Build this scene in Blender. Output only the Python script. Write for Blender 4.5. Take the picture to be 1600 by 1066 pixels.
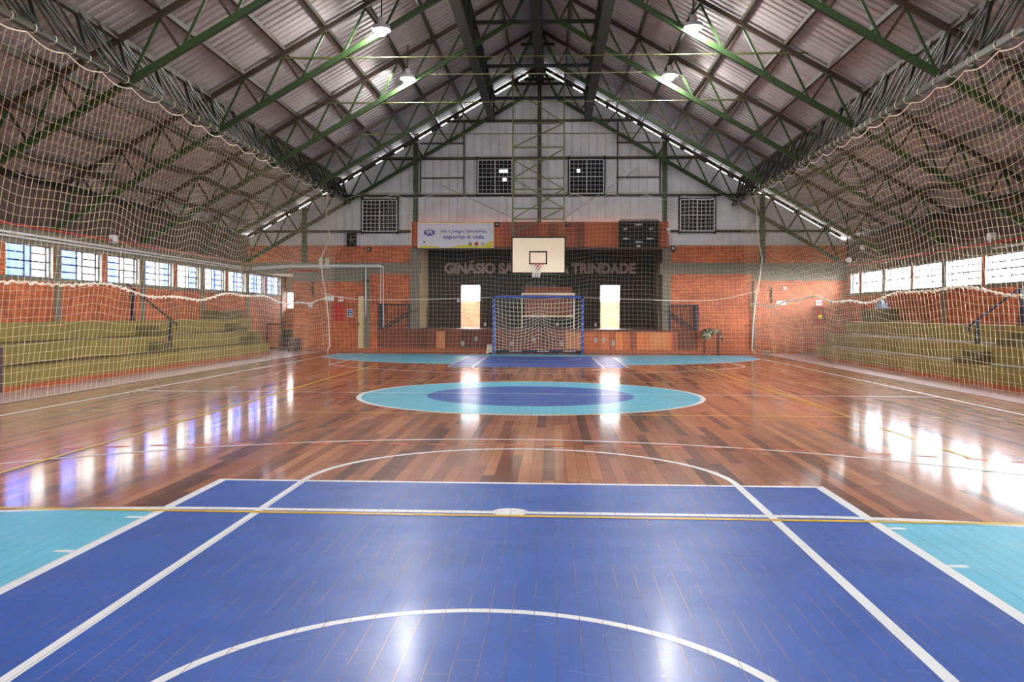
import bpy, math, random
from math import sin, cos, pi, sqrt, floor, atan
from mathutils import Vector, Matrix
random.seed(7)
D = bpy.data; S = bpy.context.scene; COL = S.collection
for o in list(D.objects): D.objects.remove(o)

# ------------------------------------------------------------------ camera
F_PX = 1340.0; HZ = 491.0; ROLL = 0.0035; YAW = atan(63/F_PX); CAMX = 0.5; CAMZ = 1.41
cam_d = D.cameras.new('camera'); cam = D.objects.new('camera', cam_d); COL.objects.link(cam)
cam_d.sensor_width = 36; cam_d.lens = F_PX/1600*36; cam_d.shift_y = -(533-HZ)/1600
cam_d.clip_end = 300
cam.matrix_world = Matrix.Translation((CAMX, 0, CAMZ)) @ Matrix.Rotation(YAW, 4, 'Z') @ Matrix.Rotation(pi/2, 4, 'X') @ Matrix.Rotation(ROLL, 4, 'Z')
S.camera = cam
# ------------------------------------------------------------------ world, exposure
w = D.worlds.new('daylight'); S.world = w; w.use_nodes = True
bg = w.node_tree.nodes['Background']
bg.inputs['Color'].default_value = (0.9, 0.95, 1.0, 1)
# overcast sky, brighter towards the sun on the right-hand side of the hall
_n = w.node_tree.nodes; _l = w.node_tree.links
_tc = _n.new('ShaderNodeTexCoord'); _sx = _n.new('ShaderNodeSeparateXYZ'); _mr = _n.new('ShaderNodeMapRange')
_l.new(_tc.outputs['Generated'], _sx.inputs[0]); _l.new(_sx.outputs['X'], _mr.inputs[0])
_mr.inputs[1].default_value = -.6; _mr.inputs[2].default_value = .8; _mr.inputs[3].default_value = 7.0; _mr.inputs[4].default_value = 16.0
# broad glow of the veiled sun, low behind the right-hand windows
_dt = _n.new('ShaderNodeVectorMath'); _dt.operation = 'DOT_PRODUCT'; _l.new(_tc.outputs['Generated'], _dt.inputs[0]); _dt.inputs[1].default_value = Vector((.72, -.66, .2)).normalized()
_mx = _n.new('ShaderNodeMath'); _mx.operation = 'MAXIMUM'; _mx.inputs[1].default_value = 0; _l.new(_dt.outputs['Value'], _mx.inputs[0])
_pw = _n.new('ShaderNodeMath'); _pw.operation = 'POWER'; _pw.inputs[1].default_value = 9; _l.new(_mx.outputs[0], _pw.inputs[0])
_ml = _n.new('ShaderNodeMath'); _ml.operation = 'MULTIPLY'; _ml.inputs[1].default_value = 74; _l.new(_pw.outputs[0], _ml.inputs[0])
_ad = _n.new('ShaderNodeMath'); _ad.operation = 'ADD'; _l.new(_mr.outputs[0], _ad.inputs[0]); _l.new(_ml.outputs[0], _ad.inputs[1])
_l.new(_ad.outputs[0], bg.inputs['Strength'])
S.view_settings.view_transform = 'Standard'; S.view_settings.look = 'None'
S.view_settings.exposure = 0.7; S.view_settings.gamma = 1.0; S.view_settings.use_curve_mapping = False
LAMP_POWER = 600.0
# light, dry afternoon sun from the right of the hall, soft through thin cloud
sd = D.lights.new('sun', 'SUN'); sd.energy = 5.0; sd.angle = 0.2; sd.color = (1.0, 0.95, 0.88)
sun = D.objects.new('sun', sd); COL.objects.link(sun); sun.rotation_euler = (0, 0, 0)
sun.rotation_euler = Vector((-0.25, 0.15, -0.9)).to_track_quat('-Z', 'Y').to_euler()

# ------------------------------------------------------------------ materials
def lin(c):
    return tuple(((v/255)/12.92 if v/255 <= .04045 else (((v/255)+.055)/1.055)**2.4) for v in c) + (1,)
def newmat(name):
    m = D.materials.new(name); m.use_nodes = True
    nt = m.node_tree; b = nt.nodes['Principled BSDF']
    return m, nt, b
def mat(name, rgb, rough=.6, metal=0., var=.12, scale=3., emit=0, bump=0.0):
    """plain painted surface with a little procedural mottling"""
    m, nt, b = newmat(name); N = nt.nodes; L = nt.links
    g = N.new('ShaderNodeNewGeometry')
    n = N.new('ShaderNodeTexNoise'); n.inputs['Scale'].default_value = scale; n.inputs['Detail'].default_value = 5
    L.new(g.outputs['Position'], n.inputs['Vector'])
    r = N.new('ShaderNodeMapRange'); r.inputs[1].default_value = .3; r.inputs[2].default_value = .7
    r.inputs[3].default_value = 1-var; r.inputs[4].default_value = 1+var
    L.new(n.outputs['Fac'], r.inputs[0])
    mx = N.new('ShaderNodeVectorMath'); mx.operation = 'SCALE'; mx.inputs[0].default_value = lin(rgb)[:3]
    L.new(r.outputs[0], mx.inputs['Scale']); L.new(mx.outputs[0], b.inputs['Base Color'])
    b.inputs['Roughness'].default_value = rough; b.inputs['Metallic'].default_value = metal
    if bump:
        bp = N.new('ShaderNodeBump'); bp.inputs['Strength'].default_value = bump; bp.inputs['Distance'].default_value = .01
        n2 = N.new('ShaderNodeTexNoise'); n2.inputs['Scale'].default_value = 40; L.new(g.outputs['Position'], n2.inputs['Vector'])
        L.new(n2.outputs['Fac'], bp.inputs['Height']); L.new(bp.outputs[0], b.inputs['Normal'])
    if emit:
        b.inputs['Emission Color'].default_value = lin(rgb); b.inputs['Emission Strength'].default_value = emit
    return m

def math_n(nt, op, a, b=None, clamp=False):
    n = nt.nodes.new('ShaderNodeMath'); n.operation = op; n.use_clamp = clamp
    for i, v in enumerate((a, b)):
        if v is None: continue
        if isinstance(v, (int, float)): n.inputs[i].default_value = v
        else: nt.links.new(v, n.inputs[i])
    return n.outputs[0]

def plank_nodes(nt, width, length, axis_x='X', axis_y='Y'):
    """per-plank id value and groove mask from world position"""
    N = nt.nodes; L = nt.links
    g = N.new('ShaderNodeNewGeometry'); s = N.new('ShaderNodeSeparateXYZ'); L.new(g.outputs['Position'], s.inputs[0])
    u = math_n(nt, 'DIVIDE', s.outputs[axis_x], width); col = math_n(nt, 'FLOOR', u); fu = math_n(nt, 'FRACT', u)
    wn = N.new('ShaderNodeTexWhiteNoise'); wn.noise_dimensions = '1D'; L.new(col, wn.inputs['W'])
    off = math_n(nt, 'MULTIPLY', wn.outputs['Value'], 37.0)
    v = math_n(nt, 'ADD', math_n(nt, 'DIVIDE', s.outputs[axis_y], length), off)
    row = math_n(nt, 'FLOOR', v); fv = math_n(nt, 'FRACT', v)
    cb = N.new('ShaderNodeCombineXYZ'); L.new(col, cb.inputs[0]); L.new(row, cb.inputs[1])
    wn2 = N.new('ShaderNodeTexWhiteNoise'); wn2.noise_dimensions = '2D'; L.new(cb.outputs[0], wn2.inputs['Vector'])
    gu = math_n(nt, 'MINIMUM', fu, math_n(nt, 'SUBTRACT', 1.0, fu))
    gv = math_n(nt, 'MINIMUM', fv, math_n(nt, 'SUBTRACT', 1.0, fv))
    mu = math_n(nt, 'LESS_THAN', gu, .0016/width); mv = math_n(nt, 'LESS_THAN', gv, .0016/length)
    groove = math_n(nt, 'MAXIMUM', mu, mv)
    return g, s, wn2.outputs['Value'], groove, col

def floor_gloss(nt, b, s, rough):
    """varnish: slight cupping of each board, long ripples and fine scuffs"""
    N = nt.nodes; L = nt.links
    mp = N.new('ShaderNodeCombineXYZ')
    L.new(math_n(nt, 'MULTIPLY', s.outputs['X'], 1.3), mp.inputs[0]); L.new(math_n(nt, 'MULTIPLY', s.outputs['Y'], 2.6), mp.inputs[1])
    n = N.new('ShaderNodeTexNoise'); n.inputs['Scale'].default_value = 1.6; n.inputs['Detail'].default_value = 3; L.new(mp.outputs[0], n.inputs['Vector'])
    cup = math_n(nt, 'ABSOLUTE', math_n(nt, 'SUBTRACT', math_n(nt, 'FRACT', math_n(nt, 'DIVIDE', s.outputs['X'], .105)), .5))
    h = math_n(nt, 'ADD', n.outputs['Fac'], math_n(nt, 'MULTIPLY', cup, .012))
    bp = N.new('ShaderNodeBump'); bp.inputs['Strength'].default_value = .35; bp.inputs['Distance'].default_value = .012
    L.new(h, bp.inputs['Height']); L.new(bp.outputs[0], b.inputs['Normal'])
    n2 = N.new('ShaderNodeTexNoise'); n2.inputs['Scale'].default_value = 2.2; n2.inputs['Detail'].default_value = 6
    L.new(s.inputs[0].links[0].from_socket, n2.inputs['Vector'])
    r = N.new('ShaderNodeMapRange'); r.inputs[1].default_value = .3; r.inputs[2].default_value = .7
    r.inputs[3].default_value = rough*.88; r.inputs[4].default_value = rough*1.2
    L.new(n2.outputs['Fac'], r.inputs[0]); L.new(r.outputs[0], b.inputs['Roughness'])
    b.inputs['IOR'].default_value = 1.5
    b.inputs['Coat Weight'].default_value = .55; b.inputs['Coat Roughness'].default_value = .07

def wood_floor(name):
    m, nt, b = newmat(name); N = nt.nodes; L = nt.links
    g, s, idv, groove, col = plank_nodes(nt, .105, 1.9)
    cr = N.new('ShaderNodeValToRGB'); e = cr.color_ramp.elements
    e[0].position = 0; e[0].color = lin((96, 52, 40)); e[1].position = 1; e[1].color = lin((206, 140, 98))
    for p, c in ((.12, (124, 68, 48)), (.3, (156, 92, 62)), (.6, (178, 108, 72)), (.85, (190, 122, 82))):
        x = e.new(p); x.color = lin(c)
    L.new(idv, cr.inputs[0])
    mp = N.new('ShaderNodeCombineXYZ'); L.new(math_n(nt, 'MULTIPLY', s.outputs['X'], 60), mp.inputs[0])
    L.new(math_n(nt, 'MULTIPLY', s.outputs['Y'], 2.5), mp.inputs[1]); L.new(math_n(nt, 'MULTIPLY', idv, 50), mp.inputs[2])
    n = N.new('ShaderNodeTexNoise'); n.inputs['Scale'].default_value = 1; n.inputs['Detail'].default_value = 4; L.new(mp.outputs[0], n.inputs['Vector'])
    r = N.new('ShaderNodeMapRange'); r.inputs[3].default_value = .78; r.inputs[4].default_value = 1.2; L.new(n.outputs['Fac'], r.inputs[0])
    sc = N.new('ShaderNodeVectorMath'); sc.operation = 'SCALE'; L.new(cr.outputs[0], sc.inputs[0]); L.new(r.outputs[0], sc.inputs['Scale'])
    mx = N.new('ShaderNodeMix'); mx.data_type = 'RGBA'; L.new(groove, mx.inputs['Factor']); L.new(sc.outputs[0], mx.inputs['A'])
    mx.inputs['B'].default_value = lin((50, 24, 16)); L.new(mx.outputs['Result'], b.inputs['Base Color'])
    floor_gloss(nt, b, s, .34)
    b.inputs['Specular IOR Level'].default_value = .2; b.inputs['Coat Weight'].default_value = .85; b.inputs['Coat Roughness'].default_value = .1
    return m

def paint_floor(name, rgb, rough=.3, crack=(150, 120, 110), var=.14, scuff=.5):
    m, nt, b = newmat(name); N = nt.nodes; L = nt.links
    g, s, idv, groove, col = plank_nodes(nt, .105, 2.3)
    n = N.new('ShaderNodeTexNoise'); n.inputs['Scale'].default_value = 1.7; n.inputs['Detail'].default_value = 4
    L.new(g.outputs['Position'], n.inputs['Vector'])
    r = N.new('ShaderNodeMapRange'); r.inputs[1].default_value = .25; r.inputs[2].default_value = .75; r.inputs[3].default_value = 1-var; r.inputs[4].default_value = 1+var
    L.new(n.outputs['Fac'], r.inputs[0])
    sc = N.new('ShaderNodeVectorMath'); sc.operation = 'SCALE'; sc.inputs[0].default_value = lin(rgb)[:3]; L.new(r.outputs[0], sc.inputs['Scale'])
    # scuffs: thin bright scratches
    n3 = N.new('ShaderNodeTexNoise'); n3.inputs['Scale'].default_value = 3.1; n3.inputs['Detail'].default_value = 0; n3.inputs['Distortion'].default_value = 1.2
    L.new(g.outputs['Position'], n3.inputs['Vector'])
    d = math_n(nt, 'ABSOLUTE', math_n(nt, 'SUBTRACT', n3.outputs['Fac'], .5))
    sm = math_n(nt, 'MULTIPLY', math_n(nt, 'LESS_THAN', d, .0022), .14*scuff)
    m1 = N.new('ShaderNodeMix'); m1.data_type = 'RGBA'; L.new(sm, m1.inputs['Factor']); L.new(sc.outputs[0], m1.inputs['A']); m1.inputs['B'].default_value = (.85, .88, .95, 1)
    # cracks between boards, worn here, whole there
    n2 = N.new('ShaderNodeTexNoise'); n2.inputs['Scale'].default_value = 1.9; n2.inputs['Detail'].default_value = 3
    L.new(g.outputs['Position'], n2.inputs['Vector'])
    gm = math_n(nt, 'MULTIPLY', groove, math_n(nt, 'MULTIPLY', n2.outputs['Fac'], 1.9, True))
    m2 = N.new('ShaderNodeMix'); m2.data_type = 'RGBA'; L.new(gm, m2.inputs['Factor']); L.new(m1.outputs['Result'], m2.inputs['A'])
    cr = N.new('ShaderNodeValToRGB'); cr.color_ramp.elements[0].position = .44; cr.color_ramp.elements[1].position = .56
    cr.color_ramp.elements[0].color = lin((70, 45, 45)); cr.color_ramp.elements[1].color = lin(crack); L.new(n2.outputs['Fac'], cr.inputs[0])
    L.new(cr.outputs[0], m2.inputs['B']); L.new(m2.outputs['Result'], b.inputs['Base Color'])
    floor_gloss(nt, b, s, rough)
    b.inputs['Coat Weight'].default_value = .16; b.inputs['Coat Roughness'].default_value = .16; b.inputs['Specular IOR Level'].default_value = .35
    return m

def brick_mat(name, c1, c2, mortar, bw=.20, bh=.105, ms=.008, dirt=.3):
    m, nt, b = newmat(name); N = nt.nodes; L = nt.links
    g = N.new('ShaderNodeNewGeometry'); s = N.new('ShaderNodeSeparateXYZ'); L.new(g.outputs['Position'], s.inputs[0])
    sn = N.new('ShaderNodeSeparateXYZ'); L.new(g.outputs['Normal'], sn.inputs[0])
    isx = math_n(nt, 'GREATER_THAN', math_n(nt, 'ABSOLUTE', sn.outputs['X']), .5)
    uu = math_n(nt, 'ADD', math_n(nt, 'MULTIPLY', s.outputs['Y'], isx), math_n(nt, 'MULTIPLY', s.outputs['X'], math_n(nt, 'SUBTRACT', 1.0, isx)))
    cb = N.new('ShaderNodeCombineXYZ'); L.new(uu, cb.inputs[0]); L.new(s.outputs['Z'], cb.inputs[1])
    bt = N.new('ShaderNodeTexBrick'); L.new(cb.outputs[0], bt.inputs['Vector']); bt.inputs['Scale'].default_value = 1
    bt.inputs['Brick Width'].default_value = bw; bt.inputs['Row Height'].default_value = bh; bt.inputs['Mortar Size'].default_value = ms
    bt.inputs['Mortar Smooth'].default_value = .3; bt.inputs['Bias'].default_value = 0
    bt.inputs['Color1'].default_value = lin(c1); bt.inputs['Color2'].default_value = lin(c2); bt.inputs['Mortar'].default_value = lin(mortar)
    n = N.new('ShaderNodeTexNoise'); n.inputs['Scale'].default_value = 1.3; n.inputs['Detail'].default_value = 7; L.new(g.outputs['Position'], n.inputs['Vector'])
    r = N.new('ShaderNodeMapRange'); r.inputs[1].default_value = .3; r.inputs[2].default_value = .7; r.inputs[3].default_value = 1-dirt; r.inputs[4].default_value = 1+dirt*.5
    L.new(n.outputs['Fac'], r.inputs[0])
    sc = N.new('ShaderNodeVectorMath'); sc.operation = 'SCALE'; L.new(bt.outputs['Color'], sc.inputs[0]); L.new(r.outputs[0], sc.inputs['Scale'])
    L.new(sc.outputs[0], b.inputs['Base Color']); b.inputs['Roughness'].default_value = .75
    bp = N.new('ShaderNodeBump'); bp.inputs['Strength'].default_value = .6; bp.inputs['Distance'].default_value = .01; bp.invert = True
    L.new(bt.outputs['Fac'], bp.inputs['Height']); L.new(bp.outputs[0], b.inputs['Normal'])
    return m

def board_mat(name, cols, width=.3, rough=.35, ax='X'):
    m, nt, b = newmat(name); N = nt.nodes; L = nt.links
    g, s, idv, groove, col = plank_nodes(nt, width, 7.0, ax, 'Z')
    wn = N.new('ShaderNodeTexWhiteNoise'); wn.noise_dimensions = '1D'; L.new(col, wn.inputs['W'])
    cr = N.new('ShaderNodeValToRGB'); e = cr.color_ramp.elements
    e[0].color = lin(cols[0]); e[1].color = lin(cols[-1])
    for i, c in enumerate(cols[1:-1]): x = e.new((i+1)/(len(cols)-1)); x.color = lin(c)
    L.new(wn.outputs['Value'], cr.inputs[0])
    mp = N.new('ShaderNodeCombineXYZ'); L.new(math_n(nt, 'MULTIPLY', s.outputs[ax], 30), mp.inputs[0]); L.new(math_n(nt, 'MULTIPLY', s.outputs['Z'], 1.5), mp.inputs[1])
    n = N.new('ShaderNodeTexNoise'); n.inputs['Scale'].default_value = 1; n.inputs['Detail'].default_value = 4; L.new(mp.outputs[0], n.inputs['Vector'])
    r = N.new('ShaderNodeMapRange'); r.inputs[3].default_value = .7; r.inputs[4].default_value = 1.3; L.new(n.outputs['Fac'], r.inputs[0])
    sc = N.new('ShaderNodeVectorMath'); sc.operation = 'SCALE'; L.new(cr.outputs[0], sc.inputs[0]); L.new(r.outputs[0], sc.inputs['Scale'])
    L.new(sc.outputs[0], b.inputs['Base Color']); b.inputs['Roughness'].default_value = rough
    return m

def glass_mat():
    m, nt, b = newmat('window_glass'); N = nt.nodes; L = nt.links
    N.remove(b); out = N['Material Output']
    t = N.new('ShaderNodeBsdfTransparent'); t.inputs[0].default_value = (.95, .97, 1, 1); gl = N.new('ShaderNodeBsdfGlossy'); gl.inputs['Roughness'].default_value = .05
    mx = N.new('ShaderNodeMixShader'); mx.inputs[0].default_value = .07
    L.new(t.outputs[0], mx.inputs[1]); L.new(gl.outputs[0], mx.inputs[2]); L.new(mx.outputs[0], out.inputs['Surface'])
    return m

M = {}
M['wood'] = wood_floor('varnished_hardwood')
M['blue'] = paint_floor('blue_court_paint', (44, 90, 174), .38)
M['cyan'] = paint_floor('turquoise_court_paint', (100, 192, 218), .33, crack=(60, 120, 130), var=.07, scuff=.3)
M['white'] = paint_floor('white_line_paint', (236, 238, 240), .33, crack=(150, 150, 155), var=.05, scuff=0)
M['yellow'] = paint_floor('yellow_line_paint', (222, 178, 30), .33, crack=(120, 100, 40), var=.1, scuff=0)
M['orange'] = paint_floor('orange_line_paint', (236, 112, 70), .33, var=.1, scuff=0)
M['tile'] = mat('side_floor_tile', (190, 158, 158), .28, var=.15, scale=4)
M['brick'] = brick_mat('orange_brick', (204, 110, 68), (172, 86, 52), (128, 78, 56))
M['brick_out'] = brick_mat('outer_brick', (206, 118, 84), (186, 100, 70), (150, 96, 76))
M['concrete'] = mat('grey_painted_concrete', (112, 106, 92), .7, var=.1, scale=2)
M['upperwall'] = mat('shaded_upper_brick', (74, 58, 50), .7, var=.2)  # brick above the window beam, its deep shade put into the colour
M['reveal'] = mat('pale_window_reveal', (196, 194, 174), .7, var=.06)
M['olive'] = mat('olive_painted_concrete', (128, 114, 58), .55, var=.12, scale=2.2)
M['olive_shaded'] = mat('shaded_olive_concrete', (84, 78, 40), .6, var=.1)  # same olive concrete, the shade of its unlit faces put into the colour
M['nosing'] = mat('dark_brown_edge', (70, 44, 36), .5)
M['skirt'] = mat('terracotta_skirting', (158, 82, 48), .4, var=.1)
M['roof'] = mat('grey_mauve_roof_sheet', (158, 152, 152), .5, var=.12, scale=1.2)
M['clad'] = mat('pale_grey_cladding', (206, 207, 212), .45, var=.14, scale=1.3)
M['green'] = mat('green_steel', (44, 68, 34), .45, var=.15)
M['steel'] = mat('olive_brown_steel', (52, 50, 32), .5, var=.2)
M['darksteel'] = mat('dark_green_steel', (30, 34, 27), .5, var=.2)
M['rust'] = mat('brown_steel', (58, 46, 36), .6, var=.2)
M['olivesteel'] = mat('olive_green_tube', (84, 92, 50), .5, var=.12)
M['net'] = mat('cream_net_cord', (222, 204, 172), .8, var=.05)
M['rope'] = mat('white_rope', (232, 224, 208), .8, var=.06)
M['wire'] = mat('pale_wire', (150, 150, 120), .5)
M['navy'] = mat('navy_painted_steel', (15, 17, 42), .4)
M['goalblue'] = mat('blue_goal_paint', (24, 58, 130), .35)
M['winframe'] = mat('dark_window_frame', (46, 46, 56), .5)
M['glass'] = glass_mat()
M['black'] = mat('black_paint', (14, 13, 15), .75)
M['boardwhite'] = mat('cream_backboard', (240, 220, 190), .4, var=.03)
M['red'] = mat('red_paint', (176, 32, 26), .35)
M['pvc'] = mat('white_plastic', (224, 226, 228), .4, var=.03)
M['vent'] = mat('pale_grey_plate', (176, 178, 182), .4, var=.04)
M['stagewall'] = mat('dark_grey_stage_wall', (54, 48, 44), .8, var=.08)
M['sidewall'] = mat('tan_stage_side', (176, 152, 120), .6, var=.08)
M['boards_hi'] = board_mat('header_boards', [(120, 50, 26), (146, 62, 32), (190, 92, 44), (136, 56, 30), (198, 100, 50)], .34, .55)
M['boards_l'] = board_mat('stage_boards_dark', [(98, 46, 30), (116, 54, 33), (90, 42, 27), (130, 64, 40)], .42, .5)
M['boards_r'] = board_mat('stage_boards_light', [(206, 112, 58), (168, 84, 42), (216, 124, 66), (190, 98, 48), (134, 66, 38), (210, 116, 60)], .26, .5)
M['panel'] = mat('brown_panel', (142, 72, 36), .45, var=.08)
M['paleboard'] = mat('pale_wood_panel', (196, 124, 72), .4, var=.06)
M['letter'] = mat('dusty_rose_letter', (150, 128, 120), .7, var=.05)
M['greyletter'] = mat('grey_letter', (104, 106, 108), .7)
M['deepblue'] = mat('deep_blue_print', (44, 44, 160), .6, var=.02)
M['banner'] = mat('white_banner_vinyl', (226, 226, 236), .5, var=.03)
M['byellow'] = mat('yellow_print', (228, 212, 40), .6, var=.03)
M['signblue'] = mat('blue_sign', (30, 64, 140), .4)
M['door'] = mat('cream_wooden_door', (214, 190, 140), .45, var=.06)
M['camo1'] = mat('camouflage_cloth', (120, 122, 92), .9)
def camo(m):
    nt = m.node_tree; b = nt.nodes['Principled BSDF']; n = nt.nodes.new('ShaderNodeTexNoise'); n.inputs['Scale'].default_value = 11; n.inputs['Detail'].default_value = 1
    g = nt.nodes.new('ShaderNodeNewGeometry'); nt.links.new(g.outputs['Position'], n.inputs['Vector']); c = nt.nodes.new('ShaderNodeValToRGB'); c.color_ramp.interpolation = 'CONSTANT'
    e = c.color_ramp.elements; e[0].color = lin((44, 52, 40)); e[1].position = .62; e[1].color = lin((190, 186, 160)); x = e.new(.44); x.color = lin((96, 100, 70)); x = e.new(.53); x.color = lin((150, 148, 118))
    nt.links.new(n.outputs['Fac'], c.inputs[0]); nt.links.new(c.outputs[0], b.inputs['Base Color'])
camo(M['camo1'])
M['palebag'] = mat('pale_blue_cloth', (150, 170, 196), .8)
M['purple'] = mat('dark_plum_panel', (74, 50, 62), .5, var=.1)
M['bldg_b'] = mat('blue_building', (34, 66, 170), .7, var=.04)
M['bldg_w'] = mat('white_building', (150, 146, 138), .7, var=.04)
M['bldg_t'] = mat('tan_building', (200, 186, 160), .7, var=.04)
M['ground'] = mat('paving', (150, 148, 140), .9)
M['ballred'] = mat('orange_ball_print', (210, 70, 50), .6)
M['leather'] = mat('tan_ball_print', (206, 176, 110), .6)

def lamp_mat():
    m, nt, b = newmat('lit_lamp_globe')
    b.inputs['Base Color'].default_value = (1, 1, 1, 1); b.inputs['Emission Color'].default_value = (1, .96, .92, 1)
    b.inputs['Emission Strength'].default_value = LAMP_POWER
    return m
M['lamp'] = lamp_mat()

# ------------------------------------------------------------------ mesh helpers
def meta(o, label=None, cat=None, group=None, kind=None):
    if label: o['label'] = label
    if cat: o['category'] = cat
    if group: o['group'] = group
    if kind: o['kind'] = kind
    return o
def wloc(p):
    v = Vector((0, 0, 0))
    while p is not None: v += p.location; p = p.parent
    return v
def empty(name, loc, label, cat, group=None):
    o = D.objects.new(name, None); COL.objects.link(o); o.location = loc; o.empty_display_size = .1
    return meta(o, label, cat, group)
def copy_thing(src, loc, label, group=None):
    r = src.copy(); COL.objects.link(r); r.location = loc; r['label'] = label
    if group: r['group'] = group
    for c in src.children:
        k = c.copy(); COL.objects.link(k); k.parent = r
        for g in c.children:
            q = g.copy(); COL.objects.link(q); q.parent = k
    return r

class MB:
    def __init__(s): s.v = []; s.f = []; s.m = []; s.mi = 0
    def add(s, vs, fs):
        b = len(s.v); s.v += [tuple(v) for v in vs]; s.f += [tuple(i+b for i in f) for f in fs]; s.m += [s.mi]*len(fs); return s
    def box(s, x0, x1, y0, y1, z0, z1):
        vs = [(x, y, z) for x in (x0, x1) for y in (y0, y1) for z in (z0, z1)]
        return s.add(vs, [(0, 1, 3, 2), (4, 6, 7, 5), (0, 4, 5, 1), (2, 3, 7, 6), (0, 2, 6, 4), (1, 5, 7, 3)])
    def beam(s, p, q, w, h=None, up=(0, 0, 1)):
        h = h or w; p = Vector(p); q = Vector(q); d = (q-p)
        if d.length < 1e-6: return s
        d.normalize(); u = Vector(up)
        if abs(d.dot(u)) > .98: u = Vector((0, 1, 0))
        r = d.cross(u).normalized(); u = r.cross(d).normalized()
        vs = [c + r*a*w/2 + u*b*h/2 for c in (p, q) for a, b in ((-1, -1), (1, -1), (1, 1), (-1, 1))]
        return s.add(vs, [(3, 2, 1, 0), (4, 5, 6, 7), (0, 1, 5, 4), (1, 2, 6, 5), (2, 3, 7, 6), (3, 0, 4, 7)])
    def tube(s, pts, r, n=8, closed=False, rr=None):
        pts = [Vector(p) for p in pts]; k = len(pts); vs = []; last = None
        for i, p in enumerate(pts):
            a = pts[(i-1) % k] if (closed or i) else pts[0]; b = pts[(i+1) % k] if (closed or i < k-1) else pts[-1]
            d = (b-a).normalized()
            if last is None:
                u = Vector((0, 0, 1)) if abs(d.z) < .9 else Vector((0, 1, 0))
            else: u = last
            x = d.cross(u).normalized(); u = x.cross(d).normalized(); last = u
            ri = rr[i] if rr else r
            vs += [p + (x*cos(2*pi*j/n)+u*sin(2*pi*j/n))*ri for j in range(n)]
        fs = []
        for i in range(k if closed else k-1):
            for j in range(n):
                a = i*n+j; b = i*n+(j+1) % n; c = ((i+1) % k)*n+(j+1) % n; d2 = ((i+1) % k)*n+j
                fs.append((a, b, c, d2))
        if not closed: fs += [tuple(range(n))[::-1], tuple((k-1)*n+j for j in range(n))]
        return s.add(vs, fs)
    def cyl(s, p, q, r, n=12, r2=None): return s.tube([p, q], r, n, rr=[r, r if r2 is None else r2])
    def lathe(s, c, prof, n=16, axis='Z'):
        vs = []
        for rad, h in prof:
            for j in range(n):
                a = 2*pi*j/n; x, y, z = rad*cos(a), rad*sin(a), h
                if axis == 'Y': x, y, z = x, h, y
                vs.append((c[0]+x, c[1]+y, c[2]+z))
        fs = []
        for i in range(len(prof)-1):
            for j in range(n): fs.append((i*n+j, i*n+(j+1) % n, (i+1)*n+(j+1) % n, (i+1)*n+j))
        fs += [tuple(range(n))[::-1], tuple((len(prof)-1)*n+j for j in range(n))]
        return s.add(vs, fs)
    def sphere(s, c, r, n=12, sz=1.0):
        prof = [(max(1e-4, r*sin(pi*i/(n//2))), -r*sz*cos(pi*i/(n//2))) for i in range(n//2+1)]
        return s.lathe(c, prof, n)
    def poly(s, pts, y0, y1):
        """extrude an X-Z outline between y0 and y1"""
        n = len(pts); vs = [(x, y0, z) for x, z in pts]+[(x, y1, z) for x, z in pts]
        fs = [tuple(range(n)), tuple(range(2*n-1, n-1, -1))]+[(i, i+n, (i+1) % n+n, (i+1) % n) for i in range(n)]
        return s.add(vs, fs)
    def build(s, name, mats, parent=None, smooth=False, kind=None):
        me = D.meshes.new(name); off = wloc(parent) if parent else Vector((0, 0, 0))
        me.from_pydata([(v[0]-off.x, v[1]-off.y, v[2]-off.z) for v in s.v], [], s.f)
        if not isinstance(mats, (list, tuple)): mats = [mats]
        for m in mats: me.materials.append(m)
        me.polygons.foreach_set('material_index', s.m)
        if smooth: me.polygons.foreach_set('use_smooth', [True]*len(s.f))
        me.update()
        o = D.objects.new(name, me); COL.objects.link(o)
        if parent: o.parent = parent
        if kind: o['kind'] = kind
        return o
def struct(name, mb, mats, smooth=False): return mb.build(name, mats, None, smooth, 'structure')

def text_obj(name, txt, size, loc, m, parent=None, extr=.004, bold=0.0, align='CENTER', width=None, height=None, rot=(pi/2, 0, 0), shear=0):
    cu = D.curves.new(name+'_curve', 'FONT'); cu.body = txt; cu.size = size; cu.extrude = extr; cu.offset = bold
    cu.align_x = align; cu.align_y = 'CENTER'; cu.shear = shear
    tmp = D.objects.new('tmp', cu); COL.objects.link(tmp); bpy.context.view_layer.update()
    me = D.meshes.new_from_object(tmp.evaluated_get(bpy.context.evaluated_depsgraph_get()))
    D.objects.remove(tmp)
    xs = [v.co.x for v in me.vertices]; ys = [v.co.y for v in me.vertices]
    if width:
        k = width/(max(xs)-min(xs)); cx = (max(xs)+min(xs))/2
        for v in me.vertices: v.co.x = (v.co.x-cx)*k
    if height:
        k = height/(max(ys)-min(ys)); cy = (max(ys)+min(ys))/2
        for v in me.vertices: v.co.y = (v.co.y-cy)*k
    me.materials.clear(); me.materials.append(m)
    o = D.objects.new(name, me); COL.objects.link(o); o.rotation_euler = rot
    off = wloc(parent) if parent else Vector((0, 0, 0)); o.location = Vector(loc)-off
    if parent: o.parent = parent
    return o
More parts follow.
